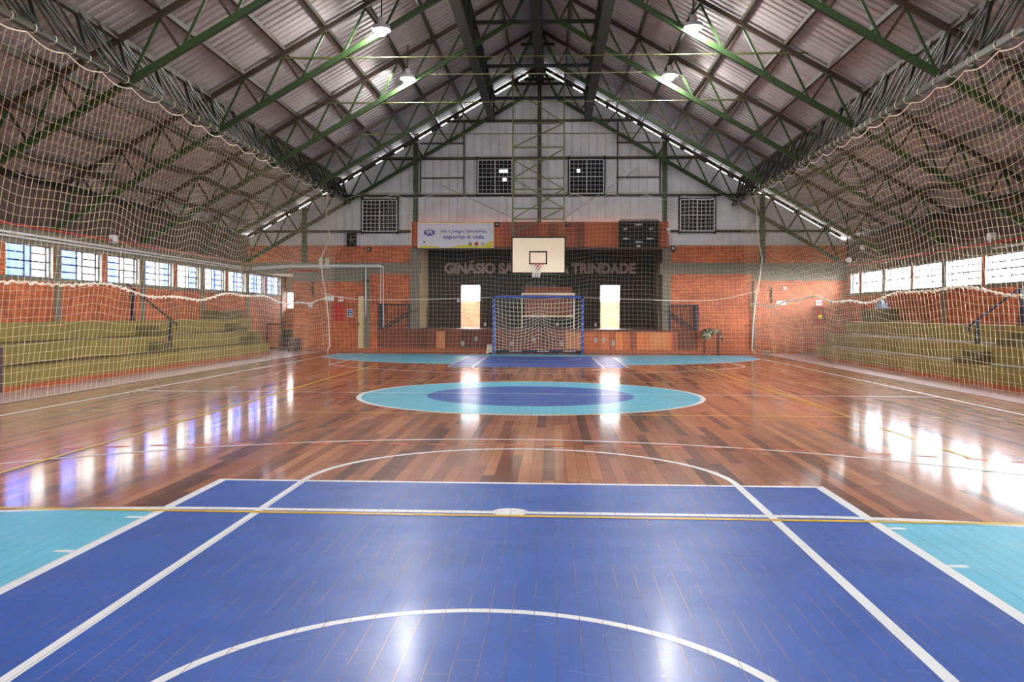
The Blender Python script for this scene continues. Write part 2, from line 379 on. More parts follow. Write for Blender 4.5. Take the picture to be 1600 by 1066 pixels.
def arc_text(txt, cx, cz, r, a0, a1, size, y, m, name, parent, flip=False, squash=1.0, bold=.0):
    """letters along an arc, joined into one mesh"""
    vs = []; fs = []
    n = len(txt)
    for i, ch in enumerate(txt):
        if ch == ' ': continue
        a = a0+(a1-a0)*i/(n-1)
        cu = D.curves.new('c', 'FONT'); cu.body = ch; cu.size = size; cu.extrude = .003; cu.align_x = 'CENTER'; cu.align_y = 'CENTER'; cu.offset = bold
        tmp = D.objects.new('tmp', cu); COL.objects.link(tmp); bpy.context.view_layer.update()
        me = D.meshes.new_from_object(tmp.evaluated_get(bpy.context.evaluated_depsgraph_get())); D.objects.remove(tmp)
        t = a-pi/2 if not flip else a+pi/2
        b = len(vs)
        for v in me.vertices:
            x = v.co.x*cos(t)-v.co.y*sin(t); z = v.co.x*sin(t)+v.co.y*cos(t)
            vs.append((cx+r*cos(a)+x, y-v.co.z, cz+(r*sin(a)+z)*squash))
        fs += [tuple(k+b for k in p.vertices) for p in me.polygons]
        D.meshes.remove(me)
    mb = MB(); mb.add(vs, fs)
    return mb.build(name, m, parent)

# ------------------------------------------------------------------ dimensions of the hall
XL, XR = -11.1, 11.35          # inner faces of the side walls
YB = 32.2                      # inner face of the gable wall
YN = -8.0                      # near end of what is built
BAY = 4.18
FR = [32.0-BAY*k for k in range(10)]      # frame positions along the hall
def roof_z(x): return 10.83-.573*abs(x)
def chord_z(x): return 9.47-.587*(abs(x)-.65)

# ------------------------------------------------------------------ floor and court paint
fl = struct('floor', MB().box(-7.9, 8.0, YN, 31.95, -.25, 0), M['wood'])
mb = MB(); mb.box(-11.3, -7.9, YN, 40.5, -.3, -.015); mb.box(8.0, 11.5, YN, 32.2, -.3, -.015); mb.box(-7.9, 8.0, 31.95, 32.3, -.3, -.015)
sf = struct('floor_side_strip', mb, M['tile'])
mb = MB(); mb.box(-7.93, -7.9, YN, 31.95, -.014, .004); mb.box(8.0, 8.03, YN, 31.95, -.014, .004)
struct('trim_1', mb, M['nosing'])

class Paint:
    """flat paint on the boards, layered by height"""
    def __init__(s, z): s.z = z; s.mb = MB()
    def quad(s, pts): s.z += .00002; s.mb.add([(x, y, s.z) for x, y in pts], [tuple(range(len(pts)))]); return s
    def line(s, p, q, w):
        dx, dy = q[0]-p[0], q[1]-p[1]; l = sqrt(dx*dx+dy*dy); nx, ny = -dy/l*w/2, dx/l*w/2
        return s.quad([(p[0]-nx, p[1]-ny), (q[0]-nx, q[1]-ny), (q[0]+nx, q[1]+ny), (p[0]+nx, p[1]+ny)])
    def path(s, pts, w):
        n = len(pts); L = []; R = []
        for i, p in enumerate(pts):
            a = pts[max(0, i-1)]; b = pts[min(n-1, i+1)]; dx, dy = b[0]-a[0], b[1]-a[1]; l = sqrt(dx*dx+dy*dy)
            nx, ny = -dy/l*w/2, dx/l*w/2; L.append((p[0]+nx, p[1]+ny)); R.append((p[0]-nx, p[1]-ny))
        b = len(s.mb.v); s.z += .00004
        s.mb.add([(x, y, s.z) for x, y in L]+[(x, y, s.z) for x, y in R], [(i+n, i+1+n, i+1, i) for i in range(n-1)])
        return s
    def ellipse(s, c, rx, ry, n=96): return s.quad([(c[0]+rx*cos(2*pi*i/n), c[1]+ry*sin(2*pi*i/n)) for i in range(n)])
    def done(s, name, m, label=None):
        # make all faces look up
        me = s.mb.build(name, m, fl)
        for p in me.data.polygons:
            if p.normal.z < 0: p.flip()
        if label: me['label'] = label
        return me
SLX, SRX = -7.01, 7.2; BF = 29.95; BNEAR = -.05
def arc(c, r, a0, a1, n=40): return [(c[0]+r*cos(a0+(a1-a0)*i/n), c[1]+r*sin(a0+(a1-a0)*i/n)) for i in range(n+1)]
def dset(cx, base, r, half, sgn, xl, xr):
    """quarter circles about both posts joined by a straight line, clipped to the sidelines"""
    pts = []
    for i in range(41):
        a = pi - (pi/2)*i/40; x = cx-half+r*cos(a); y = base+sgn*r*sin(a)
        if x >= xl: pts.append((x, y))
    for i in range(41):
        a = pi/2-(pi/2)*i/40; x = cx+half+r*cos(a); y = base+sgn*r*sin(a)
        if x <= xr: pts.append((x, y))
    return pts
# turquoise goal areas
far6 = dset(0.05, BF, 6.0, 1.5, -1, SLX, SRX)
near6 = dset(0.14, .08, 6.0, 2.05, 1, SLX, SRX)
for nm, p, base in (('goal_area', far6, BF), ('goal_area', near6, BNEAR)):
    P = Paint(.0008); n = len(p)
    for i in range(n-1): P.z = .0008; P.quad([(p[i][0], base), (p[i+1][0], base), p[i+1], p[i]])
    P.done(nm, M['cyan'])
# blue basketball keys
P = Paint(.0014); P.quad([(-2.28, BNEAR-.4), (2.69, BNEAR-.4), (2.69, 7.13), (-2.28, 7.13)]); P.done('key_area', M['blue'], 'blue key in the foreground')
P = Paint(.0014); P.quad([(-2.28, 22.75), (2.5, 22.75), (2.5, 28.6), (-2.28, 28.6)]); P.done('key_area', M['blue'], 'blue key in front of the goal')
# centre circle
P = Paint(.0008); P.ellipse((.12, 14.92), 2.98, 3.0); P.done('centre_circle', M['cyan'])
P = Paint(.0016); P.ellipse((.12, 14.92), 1.79, 1.8); P.done('centre_disc', M['blue'])
# white lines
W = Paint(.0022)
W.line((SLX, YN), (SLX, BF), .055); W.line((SRX, YN), (SRX, BF), .055)
W.line((SLX, 15.18), (SRX, 15.18), .05)
P = Paint(.0020)
c = (.12, 14.92); pts = []
n = 120
inn = [(c[0]+2.90*cos(2*pi*i/n), c[1]+2.92*sin(2*pi*i/n), .002) for i in range(n)]; out = [(c[0]+2.98*cos(2*pi*i/n), c[1]+3.0*sin(2*pi*i/n), .002) for i in range(n)]
W.mb.add(inn+out, [(i, (i+1) % n, (i+1) % n+n, i+n) for i in range(n)])
W.path(far6, .06); W.path(near6, .075)
# near key outline, lane and free throw arc, no-charge arc
W.line((-2.28, -.4), (-2.28, 7.16), .075); W.line((2.69, -.4), (2.69, 7.16), .075); W.line((-2.31, 7.13), (2.72, 7.13), .06)
W.path([(-1.59, -.4)]+[(-1.59, 7.13)]+[(.22-1.81*cos(pi*i/60), 7.16+1.79*sin(pi*i/60)) for i in range(1, 60)]+[(2.03, 7.13), (2.05, -.4)], .06)
W.path([(.2+1.27*cos(pi-pi*i/60), 2.79+1.27*sin(pi*i/60)) for i in range(61)], .05)
W.ellipse((.205, 6.09), .13, .12)
for y in (4.93, 5.78):
    W.line((-2.28, y), (-2.43, y), .05); W.line((2.69, y), (2.84, y), .05)
# near and far three point lines
def three(cx, cy, r, half, base, sgn):
    a = math.acos(half/r); pts = [(cx-half, base)]
    for i in range(61):
        t = pi-a-(pi-2*a)*i/60; pts.append((cx+r*cos(t), cy+sgn*r*sin(t)))
    return pts+[(cx+half, base)]
W.path(three(.05, 2.87, 6.75, 5.68, -1.5, 1), .05)
W.path(three(.04, 27.12, 6.75, 5.68, 28.6, -1), .05)
W.line((-2.28, 22.75), (-2.28, 28.6), .05); W.line((2.5, 22.75), (2.5, 28.6), .05)
W.path([(-1.66, 28.6), (-1.62, 22.75)]+[(.12-1.74*cos(pi*i/40), 22.72-1.55*sin(pi*i/40)) for i in range(1, 40)]+[(1.86, 22.75), (1.8, 28.6)], .05)
W.line((-2.28, 22.75), (2.5, 22.75), .04)
W.path([(.1+1.3*cos(pi+pi*i/40), 27.3+1.3*sin(pi+pi*i/40)) for i in range(41)], .05)
W.done('white_lines', M['white'], 'white court lines')
Yl = Paint(.0036)
Yl.line((-8.0, 6.02), (8.0, 5.93), .055)
Yl.line((-4.33, 6.0), (-4.33, 23.7), .055); Yl.line((4.62, 12.1), (4.5, 23.7), .05)
Yl.line((4.63, 10.0), (4.62, 11.1), .05); Yl.line((4.64, 8.6), (4.63, 9.3), .05)
Yl.line((-3.5, 12.07), (4.62, 12.07), .045); Yl.line((-4.3, 18.0), (4.5, 18.0), .035)
for i in range(6):
    Yl.line((-4.6-.38*i, 12.08), (-4.42-.38*i, 12.08), .04); Yl.line((4.9+.4*i, 12.07), (5.08+.4*i, 12.07), .04)
    Yl.line((-4.8-.45*i, 18.0), (-4.55-.45*i, 18.0), .035); Yl.line((4.9+.45*i, 18.0), (5.15+.45*i, 18.0), .035)
Yl.done('yellow_lines', M['yellow'], 'yellow court lines')
O = Paint(.0026)
pts = dset(0.0, .2, 9.0, 1.5, 1, -6.9, 7.1); acc = 0
for i in range(len(pts)-1):
    a, b = pts[i], pts[i+1]; l = sqrt((a[0]-b[0])**2+(a[1]-b[1])**2); k = max(1, int(l/.02))
    for j in range(k):
        t0, t1 = j/k, (j+1)/k
        if (acc % .42) < .2: O.z = .0034; O.line((a[0]+(b[0]-a[0])*t0, a[1]+(b[1]-a[1])*t0), (a[0]+(b[0]-a[0])*t1, a[1]+(b[1]-a[1])*t1), .055)
        acc += l/k
O.done('dashed_line', M['orange'], 'orange dashed court line')

# ------------------------------------------------------------------ side walls with ribbon windows
def openings_left():
    o = []
    for k in range(-2, 9):
        P0 = 32.11-BAY*k
        o += [(P0+.14, P0+2.0), (P0+2.28, P0+4.02)]
    return sorted([(a, b) for a, b in o if b < 36.5 and a > YN+.2])
def openings_right():
    o = []
    for k in range(0, 10):
        P0 = 28.62-4.3*k
        o += [(P0-2.1, P0-.14), (P0+.08, P0+2.0)] if k == 0 else [(P0-2.1, P0-.14), (P0+.10, P0+2.02)]
    o.append((30.9, 31.75))
    return sorted([(a, b) for a, b in o if b < 32 and a > YN+.2])
ZW0, ZW1 = 2.2, 2.92
def side_wall(name, x_in, sgn, ops, y1):
    x_out = x_in+sgn*.18; x0, x1 = sorted((x_in, x_out)); mb = MB()
    mb.mi = 0; mb.box(x0, x1, YN, y1, 0-.3, ZW0-.08)
    mb.mi = 1; mb.box(x0-(.02 if sgn > 0 else 0), x1+(.02 if sgn < 0 else 0), YN, y1, ZW0-.08, ZW0)
    mb.box(x0-(.03 if sgn > 0 else 0), x1+(.03 if sgn < 0 else 0), YN, y1, ZW1, 3.35)
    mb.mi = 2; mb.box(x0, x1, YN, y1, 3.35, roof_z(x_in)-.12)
    prev = YN
    for a, b in ops+[(y1, y1)]:
        if a > prev+.01:
            mb.mi = 0; mb.box(x0, x1, prev, a, ZW0, ZW1)
        prev = b
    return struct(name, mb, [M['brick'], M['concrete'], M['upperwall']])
OPL = openings_left(); OPR = openings_right()
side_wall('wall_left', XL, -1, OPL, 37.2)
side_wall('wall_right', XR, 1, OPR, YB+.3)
# concrete pilasters
mb = MB()
for k in range(-1, 10): mb.box(XL-.02, XL+.05, 32.11-BAY*k-.11, 32.11-BAY*k+.11, 0, ZW1+.01)
struct('trim_2', mb, M['concrete'])
mb = MB()
for k in range(0, 9): mb.box(XR-.05, XR+.02, 28.62-4.3*k-.11, 28.62-4.3*k+.05, 0, ZW1+.01)
struct('trim_3', mb, M['concrete'])

wn = [0]
def window(x_in, sgn, a, b, z0, z1, tilt, reveal_m):
    """steel window of two four-row casements; some rows tilt outwards"""
    wn[0] += 1
    e = empty('window_%d' % wn[0], (x_in+sgn*.07, (a+b)/2, z0), None, None); e['kind'] = 'structure'
    x = x_in+sgn*.07; f = MB(); t = .022
    for y in (a+t/2, b-t/2): f.box(x-.02, x+.02, y-t/2, y+t/2, z0, z1)
    for z in (z0+t/2, z1-t/2): f.box(x-.02, x+.02, a, b, z-t/2, z+t/2)
    w_ = b-a; c0, c1 = a+w_*.43, a+w_*.57; s0, s1 = a+w_*.06, b-w_*.1
    for y in (s0, c0, c1, s1): f.box(x-.015, x+.015, y-.014, y+.014, z0, z1)
    h = z1-z0
    f.box(x-.012, x+.012, a, b, z0+h*.5-.017, z0+h*.5+.017)
    for i in (1, 3):
        f.box(x-.012, x+.012, s0, c0, z0+h*i/4-.016, z0+h*i/4+.016); f.box(x-.012, x+.012, c1, s1, z0+h*i/4-.016, z0+h*i/4+.016)
    f.build('window_frame', M['winframe'], e, kind='structure')
    g = MB()
    for (u0, u1) in ((s0, c0), (c1, s1)):
        for i in range(4):
            za, zb = z0+h*i/4+.015, z0+h*(i+1)/4-.015
            if tilt and u0 == c1 and i > 0: p = [(x+sgn*.14, u0, za), (x+sgn*.14, u1, za), (x, u1, zb), (x, u0, zb)]
            else: p = [(x, u0, za), (x, u1, za), (x, u1, zb), (x, u0, zb)]
            g.add(p, [(0, 1, 2, 3)])
    for (u0, u1) in ((a, s0), (c0, c1), (s1, b)): g.add([(x, u0, z0), (x, u1, z0), (x, u1, z1), (x, u0, z1)], [(0, 1, 2, 3)])
    g.build('pane', M['glass'], e, kind='structure')
    if tilt:
        r = MB()
        for i in range(1, 4):
            za, zb = z0+h*i/4+.015, z0+h*(i+1)/4-.015
            for y in (c1, s1): r.beam((x+sgn*.14, y, za), (x, y, zb), .012)
            r.beam((x+sgn*.14, c1, za), (x+sgn*.14, s1, za), .014)
        r.build('opening_sash', M['winframe'], e, kind='structure')
    rv = MB(); xa, xb = sorted((x_in-sgn*.01, x_in+sgn*.185))
    yy = b
    rv.box(xa, xb, yy-.012, yy+.004, z0, z1); rv.box(xa, xb, a-.004, a+.012, z0, z1)
    rv.build('window_reveal', reveal_m, e, kind='structure')
for i, (a, b) in enumerate(OPL): window(XL, -1, a, b, ZW0, ZW1, i % 3 == 1, M['reveal'])
for i, (a, b) in enumerate(OPR): window(XR, 1, a, b, ZW0, ZW1, i % 3 != 0, M['reveal'])

# ------------------------------------------------------------------ gable wall and stage
mb = MB(); Y1 = YB+.25
def bx(mi, x0, x1, z0, z1, y0=YB, y1=None): mb.mi = mi; mb.box(x0, x1, y0, y1 or Y1, z0, z1)
bx(0, -9.35, -6.87, -.1, 2.62); bx(0, -6.87, -6.6, 2.12, 2.62)
bx(1, -9.35, -6.42, 2.62, 3.34, YB-.03); bx(1, -6.64, -6.40, 0, 2.7, YB-.03)
bx(0, -6.42, -4.87, -.1, 2.92); bx(1, -6.42, -4.5, 2.92, 3.34, YB-.03)
bx(1, -4.87, -4.55, .8, 3.88, YB-.06)
bx(0, -9.35, -4.8, 3.34, 3.99)
bx(0, 4.88, 7.93, -.1, 2.92); bx(1, 4.5, 7.95, 2.92, 3.34, YB-.03); bx(1, 4.60, 4.90, .8, 3.88, YB-.06)
bx(0, 7.93, XR+.1, -.1, 2.68); bx(1, 7.93, XR+.1, 2.68, 3.34, YB-.03); bx(0, 4.8, XR+.1, 3.34, 3.99)
bx(0, XL-.1, -9.35, 3.34, 3.99); bx(1, XL-.1, -9.35, 2.92, 3.34, YB-.03)
struct('wall_far', mb, [M['brick'], M['concrete']])
# corridor behind the left end of the gable wall
mb = MB(); mb.mi = 0; mb.box(-11.2, -9.1, 36.9, 37.2, -.1, 1.62); mb.box(-9.35, -9.1, Y1, 37.2, -.1, 3.0); mb.box(-9.4, -9.1, 36.9, 37.2, 1.62, 3.0)
mb.mi = 1; mb.box(-11.2, -9.1, 36.9, 37.2, 2.32, 3.0); mb.box(-11.2, -9.1, Y1, 37.2, 3.0, 3.12)
struct('wall_corridor', mb, [M['brick'], M['reveal']])
e = wn[0]
x0, x1, z0, z1, yy = -11.1, -9.4, 1.62, 2.32, 36.95
we = empty('window_%d' % (e+1), (x0, yy, z0), None, None); we['kind'] = 'structure'; f = MB()
for x in (x0+.02, x0+.55, x0+.8, x1-.02): f.box(x-.015, x+.015, yy-.02, yy+.02, z0, z1)
for i in range(5): f.box(x0, x1, yy-.015, yy+.015, z0+(z1-z0)*i/4-.012, z0+(z1-z0)*i/4+.012)
f.build('window_frame', M['winframe'], we, kind='structure')
MB().add([(x0, yy, z0), (x1, yy, z0), (x1, yy, z1), (x0, yy, z1)], [(0, 1, 2, 3)]).build('pane', M['glass'], we, kind='structure')

# door at left of the stage
de = empty('door_1', (-6.74, YB, 0), None, None); de['kind'] = 'structure'
MB().box(-6.86, -6.66, YB+.02, YB+.07, 0.0, 2.08).build('door_leaf', M['door'], de, kind='structure')
mb = MB(); mb.box(-6.9, -6.86, YB-.01, YB+.08, 0, 2.12); mb.box(-6.9, -6.62, YB-.01, YB+.08, 2.08, 2.13); mb.build('door_frame', M['panel'], de, kind='structure')
mb = MB(); mb.sphere((-6.84, YB-.0, 1.0), .025); mb.box(-6.855, -6.82, YB, YB+.02, .93, 1.06); mb.build('door_handle', M['rust'], de, kind='structure')

# stage
SY = 35.2
mb = MB(); mb.box(-6.06, 5.9, YB-.12, 39.0, .76, .84)
struct('floor_stage', mb, M['boards_l'])
def stage_front(x0, x1, m, name):
    b = MB(); b.box(x0, x1, YB-.1, YB-.02, .1, .76); return struct(name, b, m)
stage_front(-6.06, 1.35, M['boards_l'], 'trim_4'); stage_front(1.35, 5.15, M['boards_r'], 'trim_5'); stage_front(5.15, 5.9, M['boards_l'], 'trim_6')
mb = MB(); mb.box(-3.85, -3.53, YB-.115, YB-.1, .12, .755); mb.box(1.0, 1.55, YB-.115, YB-.1, .12, .755); mb.box(4.15, 4.75, YB-.115, YB-.1, .12, .755); struct('trim_7', mb, M['paleboard'])
mb = MB(); mb.box(-9.3, XR-.02, YB-.13, YB-.0, -.02, .1); struct('baseboard_far', mb, M['skirt'])
# proscenium header
mb = MB(); mb.box(-4.79, 4.79, YB-.14, YB-.02, 3.93, 4.86); struct('trim_8', mb, M['boards_hi'])
mb = MB(); mb.box(-4.75, 4.75, YB-.10, YB+.1, 3.84, 3.93); struct('trim_9', mb, M['nosing'])
# stage inside: side walls, back wall with two doorways, ceiling
mb = MB(); mb.mi = 0
X0, X1 = -4.62, 4.68
dl = (-3.27, -2.48); dr = (2.47, 3.25); dz = 2.6
for a, b in ((X0, dl[0]), (dl[1], dr[0]), (dr[1], X1)): mb.box(a, b, SY, SY+.2, .8, 4.3)
for a, b in (dl, dr): mb.box(a, b, SY, SY+.2, dz, 4.3)
struct('wall_stage', mb, M['stagewall'])
mb = MB(); mb.mi = 0; mb.box(X0-.15, X0, YB+.02, SY+.2, .8, 4.3); mb.mi = 1; mb.box(X1, X1+.15, YB+.02, SY+.2, .8, 4.3)
struct('wall_stage_side', mb, [M['sidewall'], M['concrete']])
mb = MB(); mb.box(X0-.15, X1+.15, YB+.02, SY+.2, 4.3, 4.4); struct('ceiling_stage', mb, M['stagewall'])
# light passage behind the stage with its outer brick wall
mb = MB(); mb.mi = 0; mb.box(-6, 6, 38.6, 38.8, .5, 1.98); mb.box(-6, -3.62, 38.6, 38.8, 1.98, 4); mb.box(-1.6, 1.9, 38.6, 38.8, 1.98, 4); mb.box(3.9, 6, 38.6, 38.8, 1.98, 4); mb.box(-6, 6, 38.6, 38.8, 3.0, 4)
struct('wall_passage', mb, M['brick_out'])
for k, (xa, xb) in enumerate(((-3.6, -1.6), (1.9, 3.9))):
    we = empty('window_%d' % (e+2+k), (xa, 38.65, 1.98), None, None); we['kind'] = 'structure'; f = MB()
    for x in (xa, xa+(xb-xa)*.4, xa+(xb-xa)*.55, xb): f.box(x-.02, x+.02, 38.63, 38.67, 1.98, 3.0)
    for i in range(7): f.box(xa, xb, 38.63, 38.67, 1.98+i*.17-.012, 1.98+i*.17+.012)
    f.build('window_frame', M['reveal'], we, kind='structure')

# metal cladding of the gable, ribbed, with four louvre openings
LV = [(-2.31, -1.03, 5.93, 7.2), (1.13, 2.40, 5.93, 7.2), (-6.69, -5.39, 4.53, 5.7), (5.25, 6.50, 4.53, 5.7)]
mb = MB(); xs = []; x = XL-.2
pit = .31
prof = [(0, 0), (.104, 0), (.106, -.09), (.130, -.09), (.132, 0), (.165, .012), (.168, -.08), (.188, -.08), (.190, 0)]
while x < XR+.2:
    for dx, dy in prof: xs.append((x+dx, YB+.16-dy))
    x += pit
def zb(x): return 4.84 if abs(x) < 4.78 else 3.97
for (xa, ya), (xb, yb_) in zip(xs, xs[1:]):
    xm = (xa+xb)/2; iv = [(zb(xm), None)]
    cut = [(c[2], c[3]) for c in LV if c[0] < xm < c[1]]
    segs = []; lo = zb(xm)
    for c0, c1 in sorted(cut): segs.append((lo, c0)); lo = c1
    segs.append((lo, None))
    for a, b in segs:
        za = zc = b
        if b is None: za, zc = roof_z(xa)-.17, roof_z(xb)-.17
        if za > a: mb.add([(xa, ya, a), (xb, yb_, a), (xb, yb_, zc), (xa, ya, za)], [(0, 1, 2, 3)])
o = struct('wall_gable', mb, M['clad'])
md = o.modifiers.new('t', 'SOLIDIFY'); md.thickness = .012; md.offset = 1
# foam blocks that fill parts of the slit under the roof
mb = MB(); x = -10.9
while x < 11.2:
    g_ = random.uniform(.25, .9) if abs(x) < 4 or x > 0 else random.uniform(.3, .6); b_ = random.uniform(.1, .35) if x > 0 else random.uniform(.2, .6)
    if abs(x) < .9: b_ = 1.0
    xa, xb = x, min(x+b_, 11.2)
    if xa < 0 < xb: xb = -.001
    mb.poly([(xa, roof_z(xa)-.2), (xb, roof_z(xb)-.2), (xb, roof_z(xb)-.02), (xa, roof_z(xa)-.02)], YB+.1, YB+.16)
    x += b_+g_*1.0
struct('trim_10', mb, M['darksteel'])

# ------------------------------------------------------------------ roof sheet
mb = MB(); ys = []; y = YN-.4
while y < YB+.3: ys += [(y, 0), (y+.13, 0), (y+.16, .035), (y+.22, .035)]; y += .25
for sg in (-1, 1):
    vs = []
    for yy_, h in ys:
        vs += [(0.0, yy_, roof_z(0)+h), (sg*11.9, yy_, roof_z(11.9)+h)]
    mb.add(vs, [(2*i, 2*i+1, 2*i+3, 2*i+2) for i in range(len(ys)-1)])
mbn = MB(); mbn.poly([(-11.6, -.3), (-7.5, -.3), (-7.5, 2.8), (-4.5, 2.8), (-4.5, -.3), (4.5, -.3), (4.5, 2.8), (7.5, 2.8), (7.5, -.3), (11.8, -.3), (11.8, roof_z(11.8)), (0, roof_z(0)), (-11.6, roof_z(11.6))], YN-.3, YN-.1); struct('wall_near', mbn, M['brick'])
o = struct('ceiling', mb, M['roof'])
md = o.modifiers.new('t', 'SOLIDIFY'); md.thickness = .012; md.offset = 0
# fascia above the side walls closing the eaves
mb = MB(); mb.box(XL-.26, XL, YN, 37.2, roof_z(XL)-.14, roof_z(XL)+.04); mb.box(XR, XR+.26, YN, YB+.3, roof_z(XR)-.14, roof_z(XR)+.02)
struct('trim_11', mb, M['darksteel'])

# purlins
ORD = ['first', 'second', 'third', 'fourth', 'fifth', 'sixth', 'seventh', 'eighth', 'ninth', 'tenth', 'eleventh', 'twelfth']
for sg, side in ((-1, 'left'), (1, 'right')):
    for k in range(1, 12):
        X = .95*k; mb = MB()
        if k == 8: continue
        sag = 0 if k < 8 else .10
        w_, h_ = (.07, .1) if k < 8 else (.10, .14)
        y = YN; pts = []
        while y < YB+.1:
            ph = ((y-FR[0]) / BAY) % 1.0
            pts.append((sg*X, y, roof_z(X)-.075-sag*sin(pi*ph))); y += BAY/6
        pts.append((sg*X, YB+.1, roof_z(X)-.075))
        for a, b in zip(pts, pts[1:]): mb.beam(a, b, w_, h_)
        o = mb.build('roof_purlin', M['rust'] if k > 5 else M['steel'])
        meta(o, 'long steel purlin on the %s roof slope, %s down from the ridge' % (side, ORD[(k if k < 8 else k-1)-1]), 'beam', 'purlins of the %s roof slope' % side)

# cross frames: a lattice rafter on each slope
def frame(y, label, idx):
    e = empty('roof_truss', (0, y, 4.0), label, 'truss', 'cross trusses of the roof')
    tc = MB(); bc = MB(); w1 = MB(); w2 = MB(); tie = MB()
    for sg in (-1, 1):
        tc.beam((sg*.05, y, roof_z(0)-.2), (sg*11.05, y, roof_z(11.05)-.2), .09, .1)
        bc.beam((sg*.65, y, chord_z(.65)), (sg*11.05, y, chord_z(11.05)), .10, .12)
        bc.beam((sg*.65, y, chord_z(.65)), (sg*.12, y, 10.55), .07, .09)
        for k in range(0, 12):
            X = .95*k; top = (sg*X if k else sg*.15, y, roof_z(X)-.25)
            for j, xb in enumerate((X-.4, X+.55)):
                if xb < .1 or xb > 11: continue
                xb_ = max(xb, .65)
                MB().beam(top, (sg*xb_, y, chord_z(xb_)), .035, .05).build('web_bar', M['green' if j else 'rust'], e)
    tc.build('top_chord', M['rust'], e); bc.build('bottom_chord', M['green'], e)
    tie.tube([(-6.2, y, 7.27), (6.2, y, 7.27)], .014, 6)
    for sg in (-1, 1): tie.beam((sg*4.35, y-.02, 7.27), (sg*6.1, y-.02, 7.27), .04)
    tie.build('tie_rod', M['olivesteel'], e)
    MB().box(-1.75, 1.75, y-.04, y+.04, 9.42, 9.52).build('ridge_tie', M['darksteel'], e); MB().box(-.55, .55, y-.05, y+.05, 10.12, 10.2).build('ridge_plate', M['darksteel'], e)
    return e
frn = ['standing against the gable wall', 'second from the gable wall', 'third from the gable wall, level with the far ceiling lamps', 'fourth from the gable wall, by the two large lamps', 'fifth from the gable wall', 'sixth from the gable wall', 'seventh from the gable wall', 'overhead near the camera end', 'behind the foreground', 'last behind the foreground']
f0 = frame(FR[0]-.05, 'green steel lattice roof truss '+frn[0], 0)
for k in range(1, 7): copy_thing(f0, (0, FR[k], 4.0), 'green steel lattice roof truss '+frn[k])

# long lattice girders
def girder(x, ztop, zbot, label, wid=.12, xt=None, m1='rust', m2='darksteel', heavy=False):
    xt = x if xt is None else xt
    e = empty('lattice_girder', (x, YN, zbot), label, 'girder', 'long lattice girders under the roof')
    a = MB(); a.beam((xt, YN, ztop), (xt, YB, ztop), wid, .1); a.build('top_chord', M[m1], e)
    b = MB(); b.beam((x, YN, zbot), (x, YB, zbot), wid, .1); b.build('bottom_chord', M['steel' if heavy else 'darksteel'], e)
    p = BAY/3; y = FR[0]
    while y > YN+p:
        c = MB()
        if heavy:
            c.beam((x, y, zbot), (xt, y, ztop), .05, .06)
            for off in (-.05, .05):
                c.beam((xt+off, y-p, ztop), (x+off, y, zbot), .028, .035); c.beam((xt+off, y-p, ztop), (x+off, y-p*.45, zbot), .028, .03)
                c.beam((xt+off, y-p*.55, ztop), (x+off, y, zbot), .028, .03)
        else:
            for off in (-wid/2, wid/2):
                c.beam((xt+off, y-p, ztop), (x+off, y-p/2, zbot), .035); c.beam((xt+off, y, ztop), (x+off, y-p/2, zbot), .035)
                c.beam((xt+off, y-p/2, ztop), (x+off, y-p/2, zbot), .03)
        c.build('web_panel', M[m2], e); y -= p
    return e
girder(-7.2, 6.42, 5.62, 'dense brown lattice girder above the left net', .1, -7.42, heavy=True)
girder(7.2, 6.42, 5.5, 'dense brown lattice girder above the right net', .1, 7.42, heavy=True)
girder(-1.8, 9.62, 8.75, 'dark lattice girder just left of the ridge', .26, m1='darksteel')
girder(1.8, 9.62, 8.75, 'dark lattice girder just right of the ridge', .26, m1='darksteel')
girder(0, 10.62, 10.15, 'dark lattice girder along the roof ridge', .30, m1='darksteel')

# steel posts and rails on the gable
post_l = [(-8.9, 'far left of the gable, partly behind the net'), (-4.66, 'left of the banner'), (0.0, 'in the middle of the gable'), (4.66, 'right of the scoreboard'), (8.25, 'at the right of the gable, by the hanging rope')]
for x, l in post_l:
    mb = MB(); z0 = 3.95 if abs(x) > 5 else 4.86; zt = roof_z(x)-.3 if x else 10.0
    if abs(x) > 8: z0 = 3.34
    if x: mb.beam((x, YB-.08, z0), (x, YB-.08, zt), .17, .12)
    else: mb.beam((x, YB-.0, z0), (x, YB-.0, zt), .14, .1)
    if x:
        for j in range(int((zt-z0)/.3)): mb.box(x-.1, x+.1, YB-.15, YB-.14, z0+.1+j*.3, z0+.13+j*.3)
    o = mb.build('gable_post', M['green'] if x else M['steel']); meta(o, 'green steel post '+l, 'post', 'steel posts of the gable')
for x, za, zb_ in ((-2.85, 5.9, 8.7), (2.92, 5.9, 8.7), (-4.5, 5.9, 7.5), (4.5, 5.9, 7.5)):
    o = MB().beam((x, YB+.04, za), (x, YB+.04, zb_), .05).build('wall_stud', M['rust'])
    meta(o, 'thin brown upright on the gable cladding, %s of centre%s' % ('left' if x < 0 else 'right', ' beside the thick green post' if abs(x) > 4 else ' outside the upper louvre window'), 'stud', 'thin uprights on the gable')
for z, l in ((10.08, 'topmost, just under the ridge'), (8.69, 'second from the top'), (7.28, 'along the top of the upper louvre windows'), (5.88, 'along the foot of the upper louvre windows')):
    hw = min(11.0, (10.83-z)/.573-.2)
    o = MB().beam((-hw, YB+.07, z), (hw, YB+.07, z), .08, .09).build('gable_rail', M['steel']); meta(o, 'dark horizontal rail across the grey gable, '+l, 'rail', 'horizontal rails of the gable')
